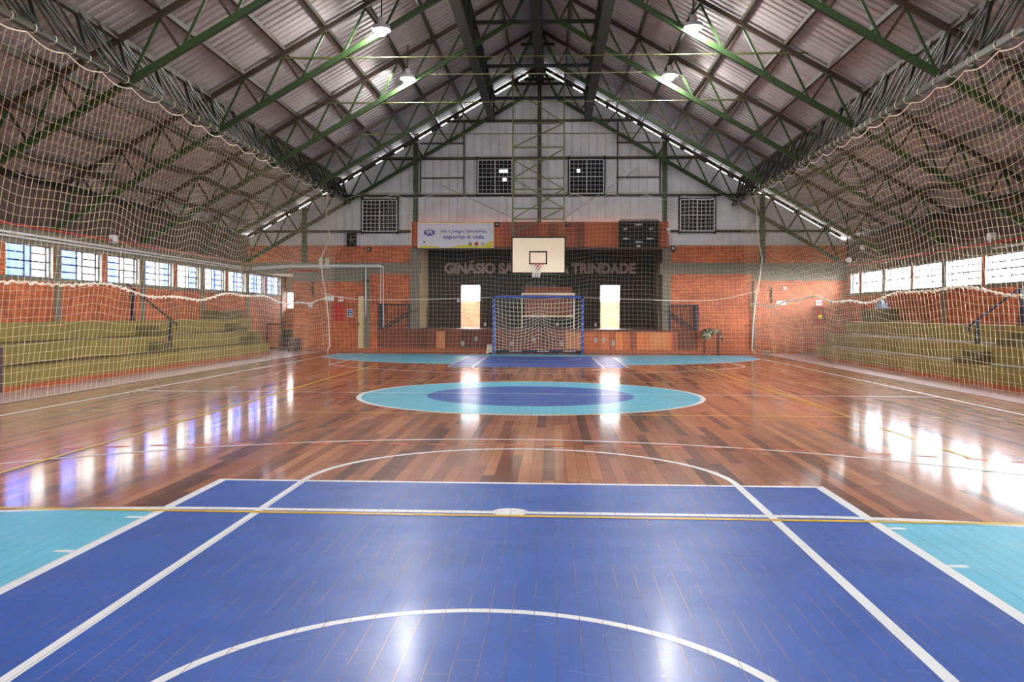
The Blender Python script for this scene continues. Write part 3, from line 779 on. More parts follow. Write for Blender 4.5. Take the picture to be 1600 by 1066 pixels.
for sg, l in ((-1, 'left'), (1, 'right')):
    o = MB().beam((sg*4.85, YB+.07, 4.53), (sg*10.6, YB+.07, 4.53), .08, .09).build('gable_rail', M['steel']); meta(o, 'dark short horizontal rail under the lower %s louvre window' % l, 'rail', 'horizontal rails of the gable')
    for z in (6.55, 7.85):
        o = MB().beam((sg*2.87, YB+.05, z), (sg*4.5, YB+.05, z), .05).build('gable_rail', M['rust']); meta(o, 'thin brown short rail %s of the %s upper louvre window' % ('beside' if z < 7 else 'above the top', l), 'rail', 'horizontal rails of the gable')

# louvre windows
def louvre(i, x0, x1, z0, z1, holes, label):
    e = empty('louvre_window', ((x0+x1)/2, YB+.1, z0), label, 'window', 'louvre windows of the gable')
    f = MB(); t = .06
    f.box(x0-t, x0, YB-.02, YB+.2, z0-.1, z1+.15); f.box(x1, x1+t, YB-.02, YB+.2, z0-.1, z1+.15); f.box(x0, x1, YB-.02, YB+.2, z1, z1+.06); f.box(x0, x1, YB-.02, YB+.2, z0-.06, z0)
    f.build('frame', M['black'], e)
    s = MB(); n = 16; hh = (z1-z0)/n
    for j in range(n):
        z = z0+hh*(j+.5); segs = [(x0, x1)]
        for hx0, hx1, hz0, hz1 in holes:
            if hz0 < (j+.5)/n < hz1: segs = [(x0, x0+(x1-x0)*hx0), (x0+(x1-x0)*hx1, x1)]
        for a, b in segs: s.add([(a, YB+.10, z+hh*.7), (b, YB+.10, z+hh*.7), (b, YB+.16, z-hh*.7), (a, YB+.16, z-hh*.7)], [(0, 1, 2, 3)])
    s.build('louvre_slats', M['black'], e)
    g = MB()
    for k in range(9):
        x = x0+(x1-x0)*k/8; r = .006 if k % 4 else .02; g.box(x-r, x+r, YB-.045, YB-.025, z0, z1)
    for k in range(9):
        z = z0+(z1-z0)*k/8; r = .006 if k % 4 else .014; g.box(x0, x1, YB-.045, YB-.025, z-r, z+r)
    g.build('guard_grille', M['clad'], e)
louvre(0, *LV[0], [(.62, .86, .64, .78), (.72, .82, .36, .52)], 'dark louvre window left of the hoop tower, daylight showing through')
louvre(1, *LV[1], [(.22, .3, .6, .74)], 'dark louvre window right of the hoop tower, a chink of daylight in it')
louvre(2, *LV[2], [], 'dark louvre window low at the left, above the brick wall')
louvre(3, *LV[3], [], 'dark louvre window low at the right, above the brick wall')

# ------------------------------------------------------------------ bleachers
def bleacher(side, xf, sgn, xw, ends):
    e = empty('bleachers', (xf, 10, 0), 'three tier olive painted concrete bleachers along the %s wall' % side, 'bleachers')
    for i in range(3):
        xa = xf+sgn*.5*i; xb = xf+sgn*.5*(i+1) if i < 2 else xw-sgn*.005
        MB().box(min(xa, xb), max(xa, xb), YN, ends[i], .0, .4*(i+1)).build('tier', M['olive'], e)
        n = MB()
        if i: n.box(min(xa-sgn*.02, xa-sgn*.002), max(xa-sgn*.02, xa-sgn*.002), YN, ends[i]-1.0, .4*i+.002, .4*i+.03); n.build('edge_strip', M['nosing'] if side == 'left' else M['vent'], e)
    k = MB(); k.box(min(xf-sgn*.03, xf-sgn*.002), max(xf-sgn*.03, xf-sgn*.002), YN, ends[0], -.01, .09); k.build('skirting', M['skirt'], e)
    return e
bleacher('left', -9.2, -1, XL, (29.0, 29.7, 30.1))
bleacher('right', 9.1, 1, XR, (28.3, 29.2, 28.9))
# half height steps standing on the tiers
def step_block(xr, y, z, sgn, label, group):
    """two-step block whose tall side touches the riser at xr"""
    m = MB(); h1, h2 = .14, .27
    m.box(min(xr-sgn*.46, xr-sgn*.23), max(xr-sgn*.46, xr-sgn*.23), y, y+.8, z, z+h1)
    m.box(min(xr-sgn*.23, xr-sgn*.004), max(xr-sgn*.23, xr-sgn*.004), y, y+.8, z, z+h2)
    o = m.build('step_block', M['olive_shaded']); meta(o, label, 'step', group); return o
for (y, z, xr, w_) in ((21.2, .4, -9.7, 'lower, near the left handrail'), (21.6, .8, -10.2, 'upper, near the left handrail'), (27.6, .4, -9.7, 'lower, at the far end of the left bleachers'), (27.6, .8, -10.2, 'upper, at the far end of the left bleachers')):
    step_block(xr, y, z, -1, 'olive step block with shade in its colour, '+w_, 'step blocks on the left bleachers')
for (y, z, xr, w_) in ((18.2, .4, 9.6, 'lower, just beyond the foot of the right handrail'), (17.3, .8, 10.1, 'upper, behind the right handrail')):
    step_block(xr, y, z, 1, 'olive step block with shade in its colour, '+w_, 'step blocks on the right bleachers')
o = MB().box(XL+.02, -10.4, 27.9, 29.8, 1.2, 1.5).build('landing_block', M['olive_shaded']); meta(o, 'olive concrete block with shade in its colour on the top left tier against the wall', 'block')
o = MB().box(10.75, XR-.02, 27.4, 29.0, 1.2, 1.62).build('landing_block', M['olive_shaded']); meta(o, 'olive concrete block with shade in its colour on the top right tier against the wall', 'block')
mb = MB(); mb.box(10.85, 11.1, 27.5, 28.1, 1.62, 1.68); mb.tube([(10.95, 27.6, 1.68), (10.95, 27.7, 1.86), (10.95, 27.9, 1.88), (10.95, 28.0, 1.7)], .05, 8); mb.box(10.86, 11.06, 27.55, 28.05, 1.68, 1.8)
meta(mb.build('sports_bag', M['palebag'], smooth=False), 'pale blue bag lying on the dark block of the right bleachers', 'bag')

def handrail(label, lo, up, sgn, y):
    e = empty('handrail', (lo[0], y, lo[1]), label, 'handrail')
    for (x, z, zt) in (lo, up):
        MB().box(x-.035, x+.035, y-.035, y+.035, z, zt).build('post', M['navy'], e)
    a = Vector((lo[0]-sgn*.18, y, lo[2]-.14)); b = Vector((up[0]+sgn*.12, y, up[2]+.13))
    m = MB(); m.tube([a+Vector((0, 0, -.12)), a, b], .026, 8); m.build('rail', M['navy'], e)
    for (x, z, zt) in (lo, up): MB().box(x-.07, x+.07, y-.07, y+.07, z, z+.012).build('base_plate', M['navy'], e)
handrail('dark navy sloping handrail on the left bleachers', (-9.62, .4, 1.24), (-10.65, 1.2, 2.02), -1, 22.3)
handrail('dark navy sloping handrail on the right bleachers', (9.68, .4, 1.32), (10.6, 1.2, 1.98), 1, 19.0)
# dark post at the near left
o = MB().box(-9.26, -9.14, 14.35, 14.62, 0, .8).build('end_post', M['purple']); meta(o, 'dark plum post at the left edge of the picture before the bleachers', 'post')
# corridor at the far left
mb = MB(); mb.box(-10.6, -9.42, 33.2, 33.3, .0, .06); mb.beam((-10.7, 33.2, .98), (-9.5, 33.2, .98), .05)
for x in (-10.7, -9.55): mb.box(x-.025, x+.025, 33.18, 33.22, 0, .98)
meta(mb.build('corridor_rail', M['nosing']), 'dark brown rail across the corridor at the far left', 'rail')
mb = MB(); mb.box(-10.3, -9.4, 34.0, 34.06, .0, .75); mb.box(-10.3, -10.25, 34.0, 35.0, 0, .75)
meta(mb.build('corridor_shade_panel', M['purple']), 'dark low panel added as shade in the far left corridor', 'partition')  # dark sheet standing in for the shade on the corridor wall
mb = MB(); mb.box(-9.3, -8.95, 31.4, 31.9, .42, .47)
for x in (-9.27, -8.98):
    for y in (31.43, 31.87): mb.box(x-.02, x+.02, y-.02, y+.02, -.015, .42)
mb.box(-9.28, -8.97, 31.86, 31.88, .0, .42); mb.box(-9.28, -8.97, 31.41, 31.43, .05, .40)
meta(mb.build('low_bench', M['purple']), 'dark plum box bench against the far wall at the left corner', 'bench')

# ------------------------------------------------------------------ nets
def threads(polys, r, n=3):
    m = MB()
    for p in polys: m.tube(p, r, n)
    return m
def nz(a, b): return sin(a*1.7+b*2.3)*.5+sin(a*3.1-b*1.3+1.1)*.3+sin(a*.7+b*4.1+2.0)*.2
def side_net(sgn, x_top, z_top, y0, y1, x_bot, label, xo):
    e = empty('side_net', (sgn*x_top, y0, 0), label, 'net', 'protective nets along the court')
    ms = .155; ny = int((y1-y0)/ms); nz_ = 37
    seed = 3.1 if sgn < 0 else 7.7
    def P(i, j):
        y = y0+(y1-y0)*i/ny; t = j/nz_
        xx = x_top+(x_bot-x_top)*(t**1.15)+.22*sin(pi*t)*(.8+.3*sin(y*.5+seed))
        zt = z_top-.10-.09*abs(sin((y-y0)*pi/1.05))*(1 if t < .02 else max(0, 1-t*8))
        # the cords hang in shallow waves that fade towards the floor
        wave = (.12*sin(y*1.5+seed+t*1.2)+.045*sin(y*3.3+seed*2+t*2))*sin(pi*min(1, t*1.05))**.8
        z = zt*(1-t)+.02*t+wave*(1-t*.55)
        if t > .8: xx += (t-.8)*.6*sin(y*4+seed)*.4
        end = min(1, (y1-y)/1.2); ybot = y
        if end < 1: xx -= (1-end)*.5*t*abs(x_bot-x_top)*.8
        yy = ybot+.015*sin(t*9+seed+y*.8)*t
        return (sgn*(xx), yy, max(.006, z))
    rows = [[P(i, j) for i in range(ny+1)] for j in range(nz_+1)]
    cols = [[P(i, j) for j in range(nz_+1)] for i in range(ny+1)]
    threads(rows[1:]+cols, .003).build('mesh', M['net'], e)
    # lashings to the rail
    l = MB()
    y = y0
    while y < y1:
        d = .28+.4*random.random(); y += d
        if y > y1: break
        MB().tube([(sgn*(x_top+.066*cos(a)), y, z_top+.0+.07*sin(a)) for a in [2*pi*q/8 for q in range(9)]], .008, 4).build('lashing', M['rope'], e)
    edge = []
    for i in range(ny*2+1):
        p = P(i/2, 0); edge.append(p)
    threads([edge], .009, 5).build('head_rope', M['rope'], e)
    # thick gathered cord two metres above the floor
    jm = (1-1.85/z_top)*nz_
    c = []; c2 = []
    for i in range(ny*3+1):
        p = P(i/3, jm); k = .012*sin(i*2.1)+.01*sin(i*.9)
        c.append((p[0]+k, p[1], 1.83+.10*sin(p[1]*.75+seed)+.04*sin(p[1]*2.1)+.012*sin(i*1.7))); c2.append((p[0]-k*1.4, p[1], c[-1][2]+.022*sin(i*1.15)-.01))
    threads([c, c2], .014, 5).build('gathered_cord', M['rope'], e)
    return e
side_net(-1, 7.2, 5.62, 8.0, 31.2, 7.98, 'cream cord protective net hanging along the left side of the court', 0)
side_net(1, 7.2, 5.5, 8.0, 31.2, 8.05, 'cream cord protective net hanging along the right side of the court', 0)

# net behind the goal
e = empty('end_net', (0, 31.2, 0), 'cream cord net hung across the far end behind the goal', 'net', None)
ms = .15; xa, xb = -7.95, 7.95; nx = int((xb-xa)/ms); nzr = 38; zt0 = 5.75
def PE(i, j):
    x = xa+(xb-xa)*i/nx; t = j/nzr; seg = (x-xa)/1.32
    sc = .16*abs(sin(pi*seg))
    z = (zt0+.05*sin(x*.8)-sc*max(0, 1-t*5))*(1-t)+.03*t
    z += (.05*sin(x*1.3+2+t*4)+.03*sin(x*3.1+t*3))*sin(pi*t)
    xx = x+.10*sin(t*5+x*.5)*t*(1-.3*t); xx -= .5*t*(1-t)*(1 if x > 6 else 0)*(x-6)/2
    yy = 31.2+.25*sin(pi*t)*nz(x*.5, 1.3)+.1*nz(x, t*3)
    return (xx, yy, max(.008, z))
rows = [[PE(i, j) for i in range(nx+1)] for j in range(0, nzr+1)]; cols = [[PE(i, j) for j in range(nzr+1)] for i in range(nx+1)]
threads(rows+cols, .0025).build('mesh', M['net'], e)
mid = [(PE(i/2, 26)[0], PE(i/2, 26)[1]-.01, 1.98+.10*cos((i/2/nx-.5)*9)*.6+(.35*((i/2/nx-.86)/.14)**2 if i/2/nx > .86 else 0)+(.2*((.1-i/2/nx)/.1)**2 if i/2/nx < .1 else 0)) for i in range(nx*2+1)]
threads([mid], .011, 5).build('middle_rope', M['rope'], e)
threads([rows[0]], .008, 5).build('head_rope', M['rope'], e)
for sx in (-1, 1):
    x = sx*7.75
    threads([[(x, 31.1, 5.9), (x+sx*.05, 31.1, 5.0), (x-sx*.0+.1, 31.1, 4.2), (x+sx*.25, 31.1, 3.4), (x+sx*.15, 31.1, 2.6), (x+sx*.05, 31.12, 2.1), (x-sx*.05, 31.1, 1.2), (x-sx*.1, 31.1, .2), (x, 31.1, .03)]], .02, 6).build('hanging_rope', M['rope'], e)
# wires that carry nets and lamps
for y, z, hw, l in ((23.6, 8.05, 3.4, 'thin pale cable strung between the two far ceiling lamps'), (31.3, 5.85, 8.0, 'thin wire carrying the net across the far end')):
    meta(MB().tube([(-hw, y, z), (0, y, z-.02), (hw, y, z)], .011, 5).build('cable', M['wire']), l, 'cable')
for p, q, l in (((-1.7, 28.5, 5.1), (-.83, 28.4, 4.6), 'left stay wire of the hoop tower'), ((1.75, 28.5, 5.3), (.88, 28.4, 4.6), 'right stay wire of the hoop tower')):
    pp = Vector(p); d = (pp-Vector(q)); far = Vector(q)+d*3.2; far.y = 31.9
    meta(MB().tube([q, far], .010, 5).build('stay_wire', M['wire']), 'thin '+l+', running up to the gable', 'wire')

# ------------------------------------------------------------------ futsal goal
GX0, GX1, GY, GZ = -1.56, 1.56, 30.15, 2.0
g = empty('futsal_goal', (0, GY, 0), 'blue steel futsal goal with a white net in front of the stage', 'goal')
for x in (GX0, GX1): MB().box(x-.045, x+.045, GY-.045, GY+.045, 0, GZ+.045).build('goal_post', M['goalblue'], g)
MB().box(GX0-.045, GX1+.045, GY-.045, GY+.045, GZ-.02, GZ+.06).build('crossbar', M['goalblue'], g)
gb = MB(); yb = GY+1.0
gb.tube([(GX0, GY, .05), (GX0, yb, .05), (GX1, yb, .05), (GX1, GY, .05)], .04, 8)
gb.box(GX0, GX1, yb-.06, yb+.06, 0.005, .11)
gb.build('ground_frame', M['navy'], g)
for x in (GX0, GX1): MB().tube([(x, GY, GZ), (x, GY+.45, GZ-.05), (x, GY+.75, GZ-.45), (x, yb, .05)], .022, 6).build('net_stay', M['goalblue'], g)
for x in (GX0, GX1):
    for i in range(9): MB().beam((x-.055, GY-.052, .2+i*.21), (x+.055, GY-.052, .27+i*.21), .012, .01).build('net_tie', M['rope'], g)
def PG(u, v):
    """u across 0..1, v from crossbar (0) to the floor at the back (1); the middle is hitched up at one point"""
    x = GX0+(GX1-GX0)*u
    y = GY+.15+.8*min(1, v*1.6)+.05*sin(u*20); z = GZ*(1-v)
    px, pz = .0, 1.38
    dx, dz = x-px, z-pz; d = sqrt(dx*dx+dz*dz*1.0)
    pull = .55*math.exp(-d*d/.45)
    x -= dx*pull*.55; z -= (dz*pull*.6)
    z += (-.22*(1-abs(2*u-1))**0*sin(pi*v)*sin(pi*abs(2*u-1))*1.0)
    if v > .97: z = .06
    return (x, y, max(.03, z))
nu, nv = 24, 16
T = [[PG(i/nu, j/nv) for i in range(nu+1)] for j in range(nv+1)]+[[PG(i/nu, j/nv) for j in range(nv+1)] for i in range(nu+1)]
for x in (GX0, GX1):
    for i in range(1, 14):
        z = GZ*i/14; T.append([(x, GY+.03, z), (x+.02*sin(i), GY+.5, z-.03-.04*sin(i*2)), (x, GY+.85-.25*(z > 1.4), z-.02)])
    for i in range(1, 7):
        y = GY+.13*i; T.append([(x, y, 1.95-.04*i), (x, y+.02, 1.0), (x, y, .07)])
threads(T, .0078).build('goal_net', M['rope'], g)
MB().cyl((.0, GY-.02+1.0, .11), (.0, GY+.98, .13), .03).build('white_tape', M['pvc'], g)
o = MB(); 
for k in range(9):
    a = k*.7; o.tube([(-1.72+.11*cos(a+q*.8)*(1-.05*q), 30.25+.1*sin(a*1.3+q), .03+.04*q+.03*sin(k+q)) for q in range(8)], .011, 4)
meta(o.build('net_bundle', M['rope']), 'small white heap of spare net cord at the foot of the left goal post', 'net')

# ------------------------------------------------------------------ basketball hoop on its hanging tower
HY = 28.4
h = empty('basketball_hoop', (.035, HY, 2.7), 'white basketball backboard with rim on a green lattice tower hung from the roof', 'hoop')
bx0, bx1, bz0, bz1 = -.865, .94, 2.75, 3.98
MB().box(bx0+.03, bx1-.03, HY-.015, HY+.02, bz0+.03, bz1-.03).build('backboard', M['boardwhite'], h)
f = MB(); t = .045
f.box(bx0, bx1, HY-.025, HY+.03, bz0, bz0+t); f.box(bx0, bx1, HY-.025, HY+.03, bz1-t, bz1); f.box(bx0, bx0+t, HY-.025, HY+.03, bz0, bz1); f.box(bx1-t, bx1, HY-.025, HY+.03, bz0, bz1)
f.build('border', M['black'], h)
f = MB(); a0, a1, c0, c1 = -.275, .325, 3.06, 3.50
f.box(a0, a1, HY-.022, HY-.014, c0, c0+t); f.box(a0, a1, HY-.022, HY-.014, c1-t, c1); f.box(a0, a0+t, HY-.022, HY-.014, c0, c1); f.box(a1-t, a1, HY-.022, HY-.014, c0, c1)
f.build('target_square', M['black'], h)
rc = (.02, HY-.36, 3.05)
r = MB(); r.tube([(rc[0]+.225*cos(q*pi/16), rc[1]+.225*sin(q*pi/16), rc[2]) for q in range(32)], .011, 6, closed=True)
r.box(rc[0]-.06, rc[0]+.06, HY-.14, HY-.02, 3.04, 3.055)
rim = r.build('rim', M['red'], h)
r = MB(); r.add([(rc[0]-.1, HY-.03, 3.06), (rc[0]+.1, HY-.03, 3.06), (rc[0]+.05, HY-.03, 2.82), (rc[0]-.05, HY-.03, 2.82), (rc[0]-.1, HY-.05, 3.06), (rc[0]+.1, HY-.05, 3.06), (rc[0]+.05, HY-.05, 2.82), (rc[0]-.05, HY-.05, 2.82)], [(0, 1, 2, 3), (7, 6, 5, 4), (0, 4, 5, 1), (1, 5, 6, 2), (2, 6, 7, 3), (3, 7, 4, 0)])
r.build('rim_bracket', M['red'], h)
T = []; K = 12
def HN(a, j):
    rr = [.22, .19, .155, .13, .125, .12][j]; return (rc[0]+rr*cos(a)-.012*j, rc[1]+rr*sin(a), rc[2]-.085*j-(.02*sin(3*a) if j == 5 else 0))
for k in range(K):
    for s_ in (-1, 1): T.append([HN(2*pi*(k+s_*j*.5)/K, j) for j in range(6)])
threads(T, .0075, 4).build('hoop_net', M['rope'], h)
tw = MB(); tx0, tx1 = -.83, .87
for x in (tx0, tx1):
    tw = MB(); tw.beam((x, HY+.06, 3.9), (x, HY+.06, 8.2), .045); tw.beam((x, HY+.06, 8.2), (x, FR[1]+.0, 9.45), .03)
    tw.build('hanger_post', M['olivesteel'], h)
zs = [4.57, 4.92, 5.56, 5.92, 6.55, 6.95, 7.75]
for z in zs: MB().beam((tx0, HY+.06, z), (tx1, HY+.06, z), .04, .045).build('crossbar', M['olivesteel'], h)
db = MB()
for (za, sa), (zb2, sb_) in zip([(4.57, 0), (4.92, 1), (5.92, 0), (6.85, 1)], [(4.92+.0, 1), (4.57, 0), (6.85, 1), (7.75, 0)]):
    pass
for p, q in (((tx0, 3.95+.15), (tx1, 4.92)), ((tx0, 4.57), (tx1, 5.56)), ((tx1, 4.92), (tx0, 5.92)), ((tx0, 5.92), (tx1, 6.9)), ((tx1, 5.56), (tx0, 6.55)), ((tx0, 6.95), (tx1, 7.75)), ((tx1, 7.75), (tx0, 8.9))):
    MB().beam((p[0], HY+.06, p[1]), (q[0], HY+.06, q[1]), .035).build('diagonal_bar', M['olivesteel'], h)

# ------------------------------------------------------------------ lettering, banner, scoreboard
ZC = 1.41+71*(SY-.0)/F_PX*1.0
o = text_obj('wall_lettering', 'GINÁSIO SANTÍSSIMA TRINDADE', .6, (-.03, SY-.012, 3.27), M['letter'], extr=.008, bold=.03, width=7.85)
for v in o.data.vertices: v.co.y *= .93
meta(o, 'gymnasium name in large dusty pink capitals across the dark stage wall', 'lettering')
em = empty('school_emblem', (0, SY, 2.4), 'painted arc of small grey capitals over a blue oval, above the brown board', 'emblem')
arc_text('SANTÍSSIMA', .0, 1.55, 1.22, pi*.70, pi*.30, .24, SY-.012, M['greyletter'], 'arched_letters', em, squash=.93, bold=.004)
mb = MB(); mb.poly([((.6)*cos(2*pi*i/40), 2.08+.48*sin(2*pi*i/40)) for i in range(40)], SY-.008, SY-.001); mb.build('blue_oval', M['signblue'], em)
mb = MB(); rr = []
for i in range(40):
    a = 2*pi*i/40; b = 2*pi*(i+1)/40
    mb.poly([(.6*cos(a), 2.08+.48*sin(a)), (.6*cos(b), 2.08+.48*sin(b)), (.65*cos(b), 2.08+.52*sin(b)), (.65*cos(a), 2.08+.52*sin(a))], SY-.010, SY-.002)
mb.build('oval_outline', M['greyletter'], em)

BX0, BX1, BZ0, BZ1, BYY = -4.57, -1.70, 3.88, 4.85, YB-.165
bn = empty('banner', ((BX0+BX1)/2, BYY, BZ0), 'white sports banner with blue lettering, three balls and yellow waves', 'banner')
MB().box(BX0, BX1, BYY, BYY+.015, BZ0, BZ1).build('banner_sheet', M['banner'], bn)
W_, H_ = BX1-BX0, BZ1-BZ0
def bp(u, v): return (BX0+W_*u/1465, BZ1-H_*v/490)   # banner coordinates, width 1465 by height 490
mb = MB(); pts = [bp(10, 485)]
for i in range(0, 101):
    u = 10+1440*i/100
    if u < 430: v = 462-16*sin(pi*u/430)**1
    elif u < 640: v = 478
    elif u < 1020: v = 478-52*sin(pi*(u-640)/760)
    elif u < 1300: v = 430+22*sin(pi*(u-1020)/280)
    else: v = 436-98*((u-1300)/150)**.8
    pts.append(bp(u, v))
pts.append(bp(1450, 485)); mb.poly(pts, BYY-.003, BYY)
mb.poly([bp(10, 3), bp(1460, 3), bp(1460, 14), bp(10, 14)], BYY-.003, BYY)
mb.build('yellow_waves', M['byellow'], bn)
def btxt(name, s, u0, u1, v, hgt, m, bold=.004):
    x0, z0 = bp(u0, v); x1, _ = bp(u1, v)
    return text_obj(name, s, hgt, ((x0+x1)/2, BYY-.006, z0), m, bn, extr=.002, bold=bold, width=x1-x0)
btxt('banner_text', 'No Colégio Santíssima,', 450, 1340, 172, .155, M['deepblue'], .0015)
btxt('banner_text', 'esporte é vida.', 490, 1300, 280, .21, M['deepblue'], .002)
cx, cz = bp(228, 196)
mb = MB(); mb.poly([(cx+.205*cos(2*pi*i/32), cz+.118*sin(2*pi*i/32)) for i in range(32)], BYY-.004, BYY); mb.build('logo_oval', M['deepblue'], bn)
text_obj('logo_letters', 'SPS', .19, (cx, BYY-.008, cz), M['banner'], bn, extr=.002, bold=.006, width=.25)
arc_text('SANTÍSSIMA', cx, cz-.06, .27, pi*.82, pi*.18, .058, BYY-.006, M['deepblue'], 'logo_arc_text', bn, squash=.85)
arc_text('TRINDADE', cx, cz+.06, .27, -pi*.80, -pi*.20, .058, BYY-.006, M['deepblue'], 'logo_arc_text', bn, flip=True, squash=.85)
x0, z0 = bp(130, 378)
mb = MB(); mb.poly([(x0+.035*cos(2*pi*i/16), z0+.035*sin(2*pi*i/16)) for i in range(16)], BYY-.004, BYY); mb.build('logo_dot', M['rust'], bn)
for nm, u, m in (('volleyball_print', 1015, 'leather'), ('basketball_print', 1135, 'ballred'), ('football_print', 1258, 'pvc')):
    x0, z0 = bp(u, 412)
    mb = MB(); mb.poly([(x0+.075*cos(2*pi*i/24), z0+.075*sin(2*pi*i/24)) for i in range(24)], BYY-.005, BYY); b_ = mb.build(nm, M[m], bn)
    mb = MB()
    if u == 1258:
        for a in range(6):
            q = (x0+(.05*cos(a*1.2566) if a else 0), z0+(.05*sin(a*1.2566) if a else 0)); mb.poly([(q[0]+.02*cos(2*pi*i/5), q[1]+.02*sin(2*pi*i/5)) for i in range(5)], BYY-.007, BYY-.004)
    else:
        for sgn_ in (-1, 0, 1): mb.tube([(x0+sgn_*.035*cos(t_), BYY-.006, z0+.07*sin(t_)) for t_ in [(-1.5+.3*i) for i in range(11)]], .004, 4)
        mb.tube([(x0-.072, BYY-.006, z0), (x0+.072, BYY-.006, z0)], .004, 4)
    mb.build('seams', M['black'], b_)
mb = MB()
for (u, v) in ((1385, 90), (1385, 125), (1385, 155), (1410, 135), (1410, 165), (1410, 195), (1392, 310), (1392, 335), (1392, 360)):
    x0, z0 = bp(u, v); mb.box(x0-.009, x0+.009, BYY-.004, BYY, z0-.006, z0+.006)
mb.build('printed_dots', M['purple'], bn)

sc = empty('scoreboard', (3.75, YB-.2, 3.88), 'black electronic scoreboard with small white captions on the wooden header', 'scoreboard')
MB().box(2.98, 4.42, YB-.24, YB-.145, 3.90, 4.88).build('housing', M['black'], sc)
mb = MB(); mb.tube([(2.96, YB-.22, 3.9), (2.96, YB-.22, 4.87), (3.02, YB-.22, 4.92), (4.4, YB-.22, 4.92), (4.46, YB-.22, 4.86), (4.46, YB-.22, 3.9)], .018, 6); mb.build('tube_frame', M['steel'], sc)
for s, u, v, w_ in (('TEMPO', 3.68, 4.74, .26), ('SET', 3.20, 4.58, .17), ('SET', 4.15, 4.58, .17), ('TIME A', 3.22, 4.22, .22), ('TIME B', 4.10, 4.22, .24), ('PERIODO', 3.69, 4.10, .24), ('GIMP', 3.68, 3.95, .14)):
    if s == 'GIMP':
        mb = MB(); mb.box(u-.07, u-.01, YB-.246, YB-.24, v-.03, v+.03); mb.box(u+.01, u+.07, YB-.246, YB-.24, v-.03, v+.03); mb.build('caption_marks', M['pvc'], sc); continue
    text_obj('caption', s, .09, (u, YB-.245, v), M['pvc'], sc, extr=.002, bold=.002, width=w_, shear=.2)

# ------------------------------------------------------------------ things on and before the stage
s = empty('board_stand', (0, SY-.6, .84), 'white tubular frame with two crossbars standing on the stage', 'stand')
y = SY-.65
for x in (-.72, 1.36): MB().beam((x, y, .84), (x, y, 2.25), .05).build('leg', M['boardwhite'], s)
MB().box(-.74, 1.38, y-.03, y+.03, 2.18, 2.27).build('crossbar', M['boardwhite'], s); MB().box(-.74, 1.38, y-.03, y+.03, 1.29, 1.37).build('crossbar', M['boardwhite'], s)
o = MB().box(-.64, 1.30, SY-.10, SY-.05, 1.33, 2.52).build('brown_board', M['panel']); meta(o, 'plain brown wooden board on the stage wall behind the white frame', 'board')
# outlets on the stage front
def at_wall(u, v, y):
    a, b = u-800, v-HZ; a2 = a*cos(ROLL)+b*sin(ROLL); b2 = -a*sin(ROLL)+b*cos(ROLL)
    dx = a2*cos(YAW)-F_PX*sin(YAW); dy = a2*sin(YAW)+F_PX*cos(YAW); t = y/dy
    return CAMX+dx*t, CAMZ-b2*t
VP = [(722.8, 537, 'leftmost, low'), (744, 529.6, 'second from the left, high'), (799.6, 537, 'low behind the goal at its left'), (834.5, 531, 'high behind the middle of the goal'), (877.6, 537, 'low behind the goal at its right'), (931, 531.6, 'first to the right of the goal'), (943.5, 531.6, 'second to the right of the goal'), (958, 536.7, 'rightmost, low')]
src = None
for i, (u, v, l) in enumerate(VP):
    x, z = at_wall(u, v, YB-.11)
    lab = 'pale grey vent plate on the wooden stage front, '+l
    if src is None:
        src = empty('vent_plate', (x, YB-.11, z), lab, 'vent', 'vent plates of the stage front')
        MB().box(x-.055, x+.055, YB-.125, YB-.102, z-.085, z+.085).build('plate', M['vent'], src)
        m = MB(); [m.box(x-.045, x+.045, YB-.128, YB-.125, z-.07+.03*q, z-.058+.03*q) for q in range(5)]; m.build('slots', M['concrete'], src)
    else: copy_thing(src, (x, YB-.11, z), lab)
for (u, v, yy, l) in ((716, 470, SY, 'left of the left doorway, high'), (758, 507, SY, 'right of the left doorway, low'), (870.5, 507, SY, 'behind the goal'), (930.5, 507.5, SY, 'left of the right doorway, low')):
    x, z = at_wall(u, v, yy-.01)
    meta(MB().box(x-.045, x+.045, yy-.015, yy, z-.06, z+.06).build('socket_plate', M['pvc']), 'small white socket plate on the dark stage wall, '+l, 'socket', 'sockets of the stage wall')
# blue railings beside the stage
def railing(x0, x1, thick, label, sgn):
    e = empty('stage_railing', ((x0+x1)/2, YB-.06, .84), label, 'railing', None); y = YB-.08
    MB().box(thick-.075, thick+.075, y-.04, y+.04, .84, 1.78).build('thick_post', M['navy'], e)
    ot = x1 if thick < (x0+x1)/2 else x0
    MB().box(ot-.04, ot+.04, y-.03, y+.03, .84, 1.78).build('post', M['navy'], e)
    MB().box(x0, x1, y-.02, y+.02, 1.74, 1.78).build('top_rail', M['navy'], e)
    for k in range(1, 8): x = x0+(x1-x0)*k/8; MB().box(x-.012, x+.012, y-.012, y+.012, .84, 1.74).build('baluster', M['navy'], e)
    m = MB(); a = (thick+sgn*.12, y+.03, .9); b = (ot-sgn*.0, y+.03, 1.5)
    m.beam(a, b, .04, .06); m.beam((a[0]+sgn*.1, y+.03, .87), (b[0], y+.03, 1.38), .04, .06); m.beam(b, (ot+sgn*.33, y-.06, 1.52), .04, .06)
    m.build('sloping_rail', M['nosing'], e)
railing(-5.98, -4.90, -5.98, 'navy railing at the left end of the stage beside the white pipes', 1)
railing(4.87, 5.86, 5.84, 'navy railing at the right end of the stage beside the draped table', -1)

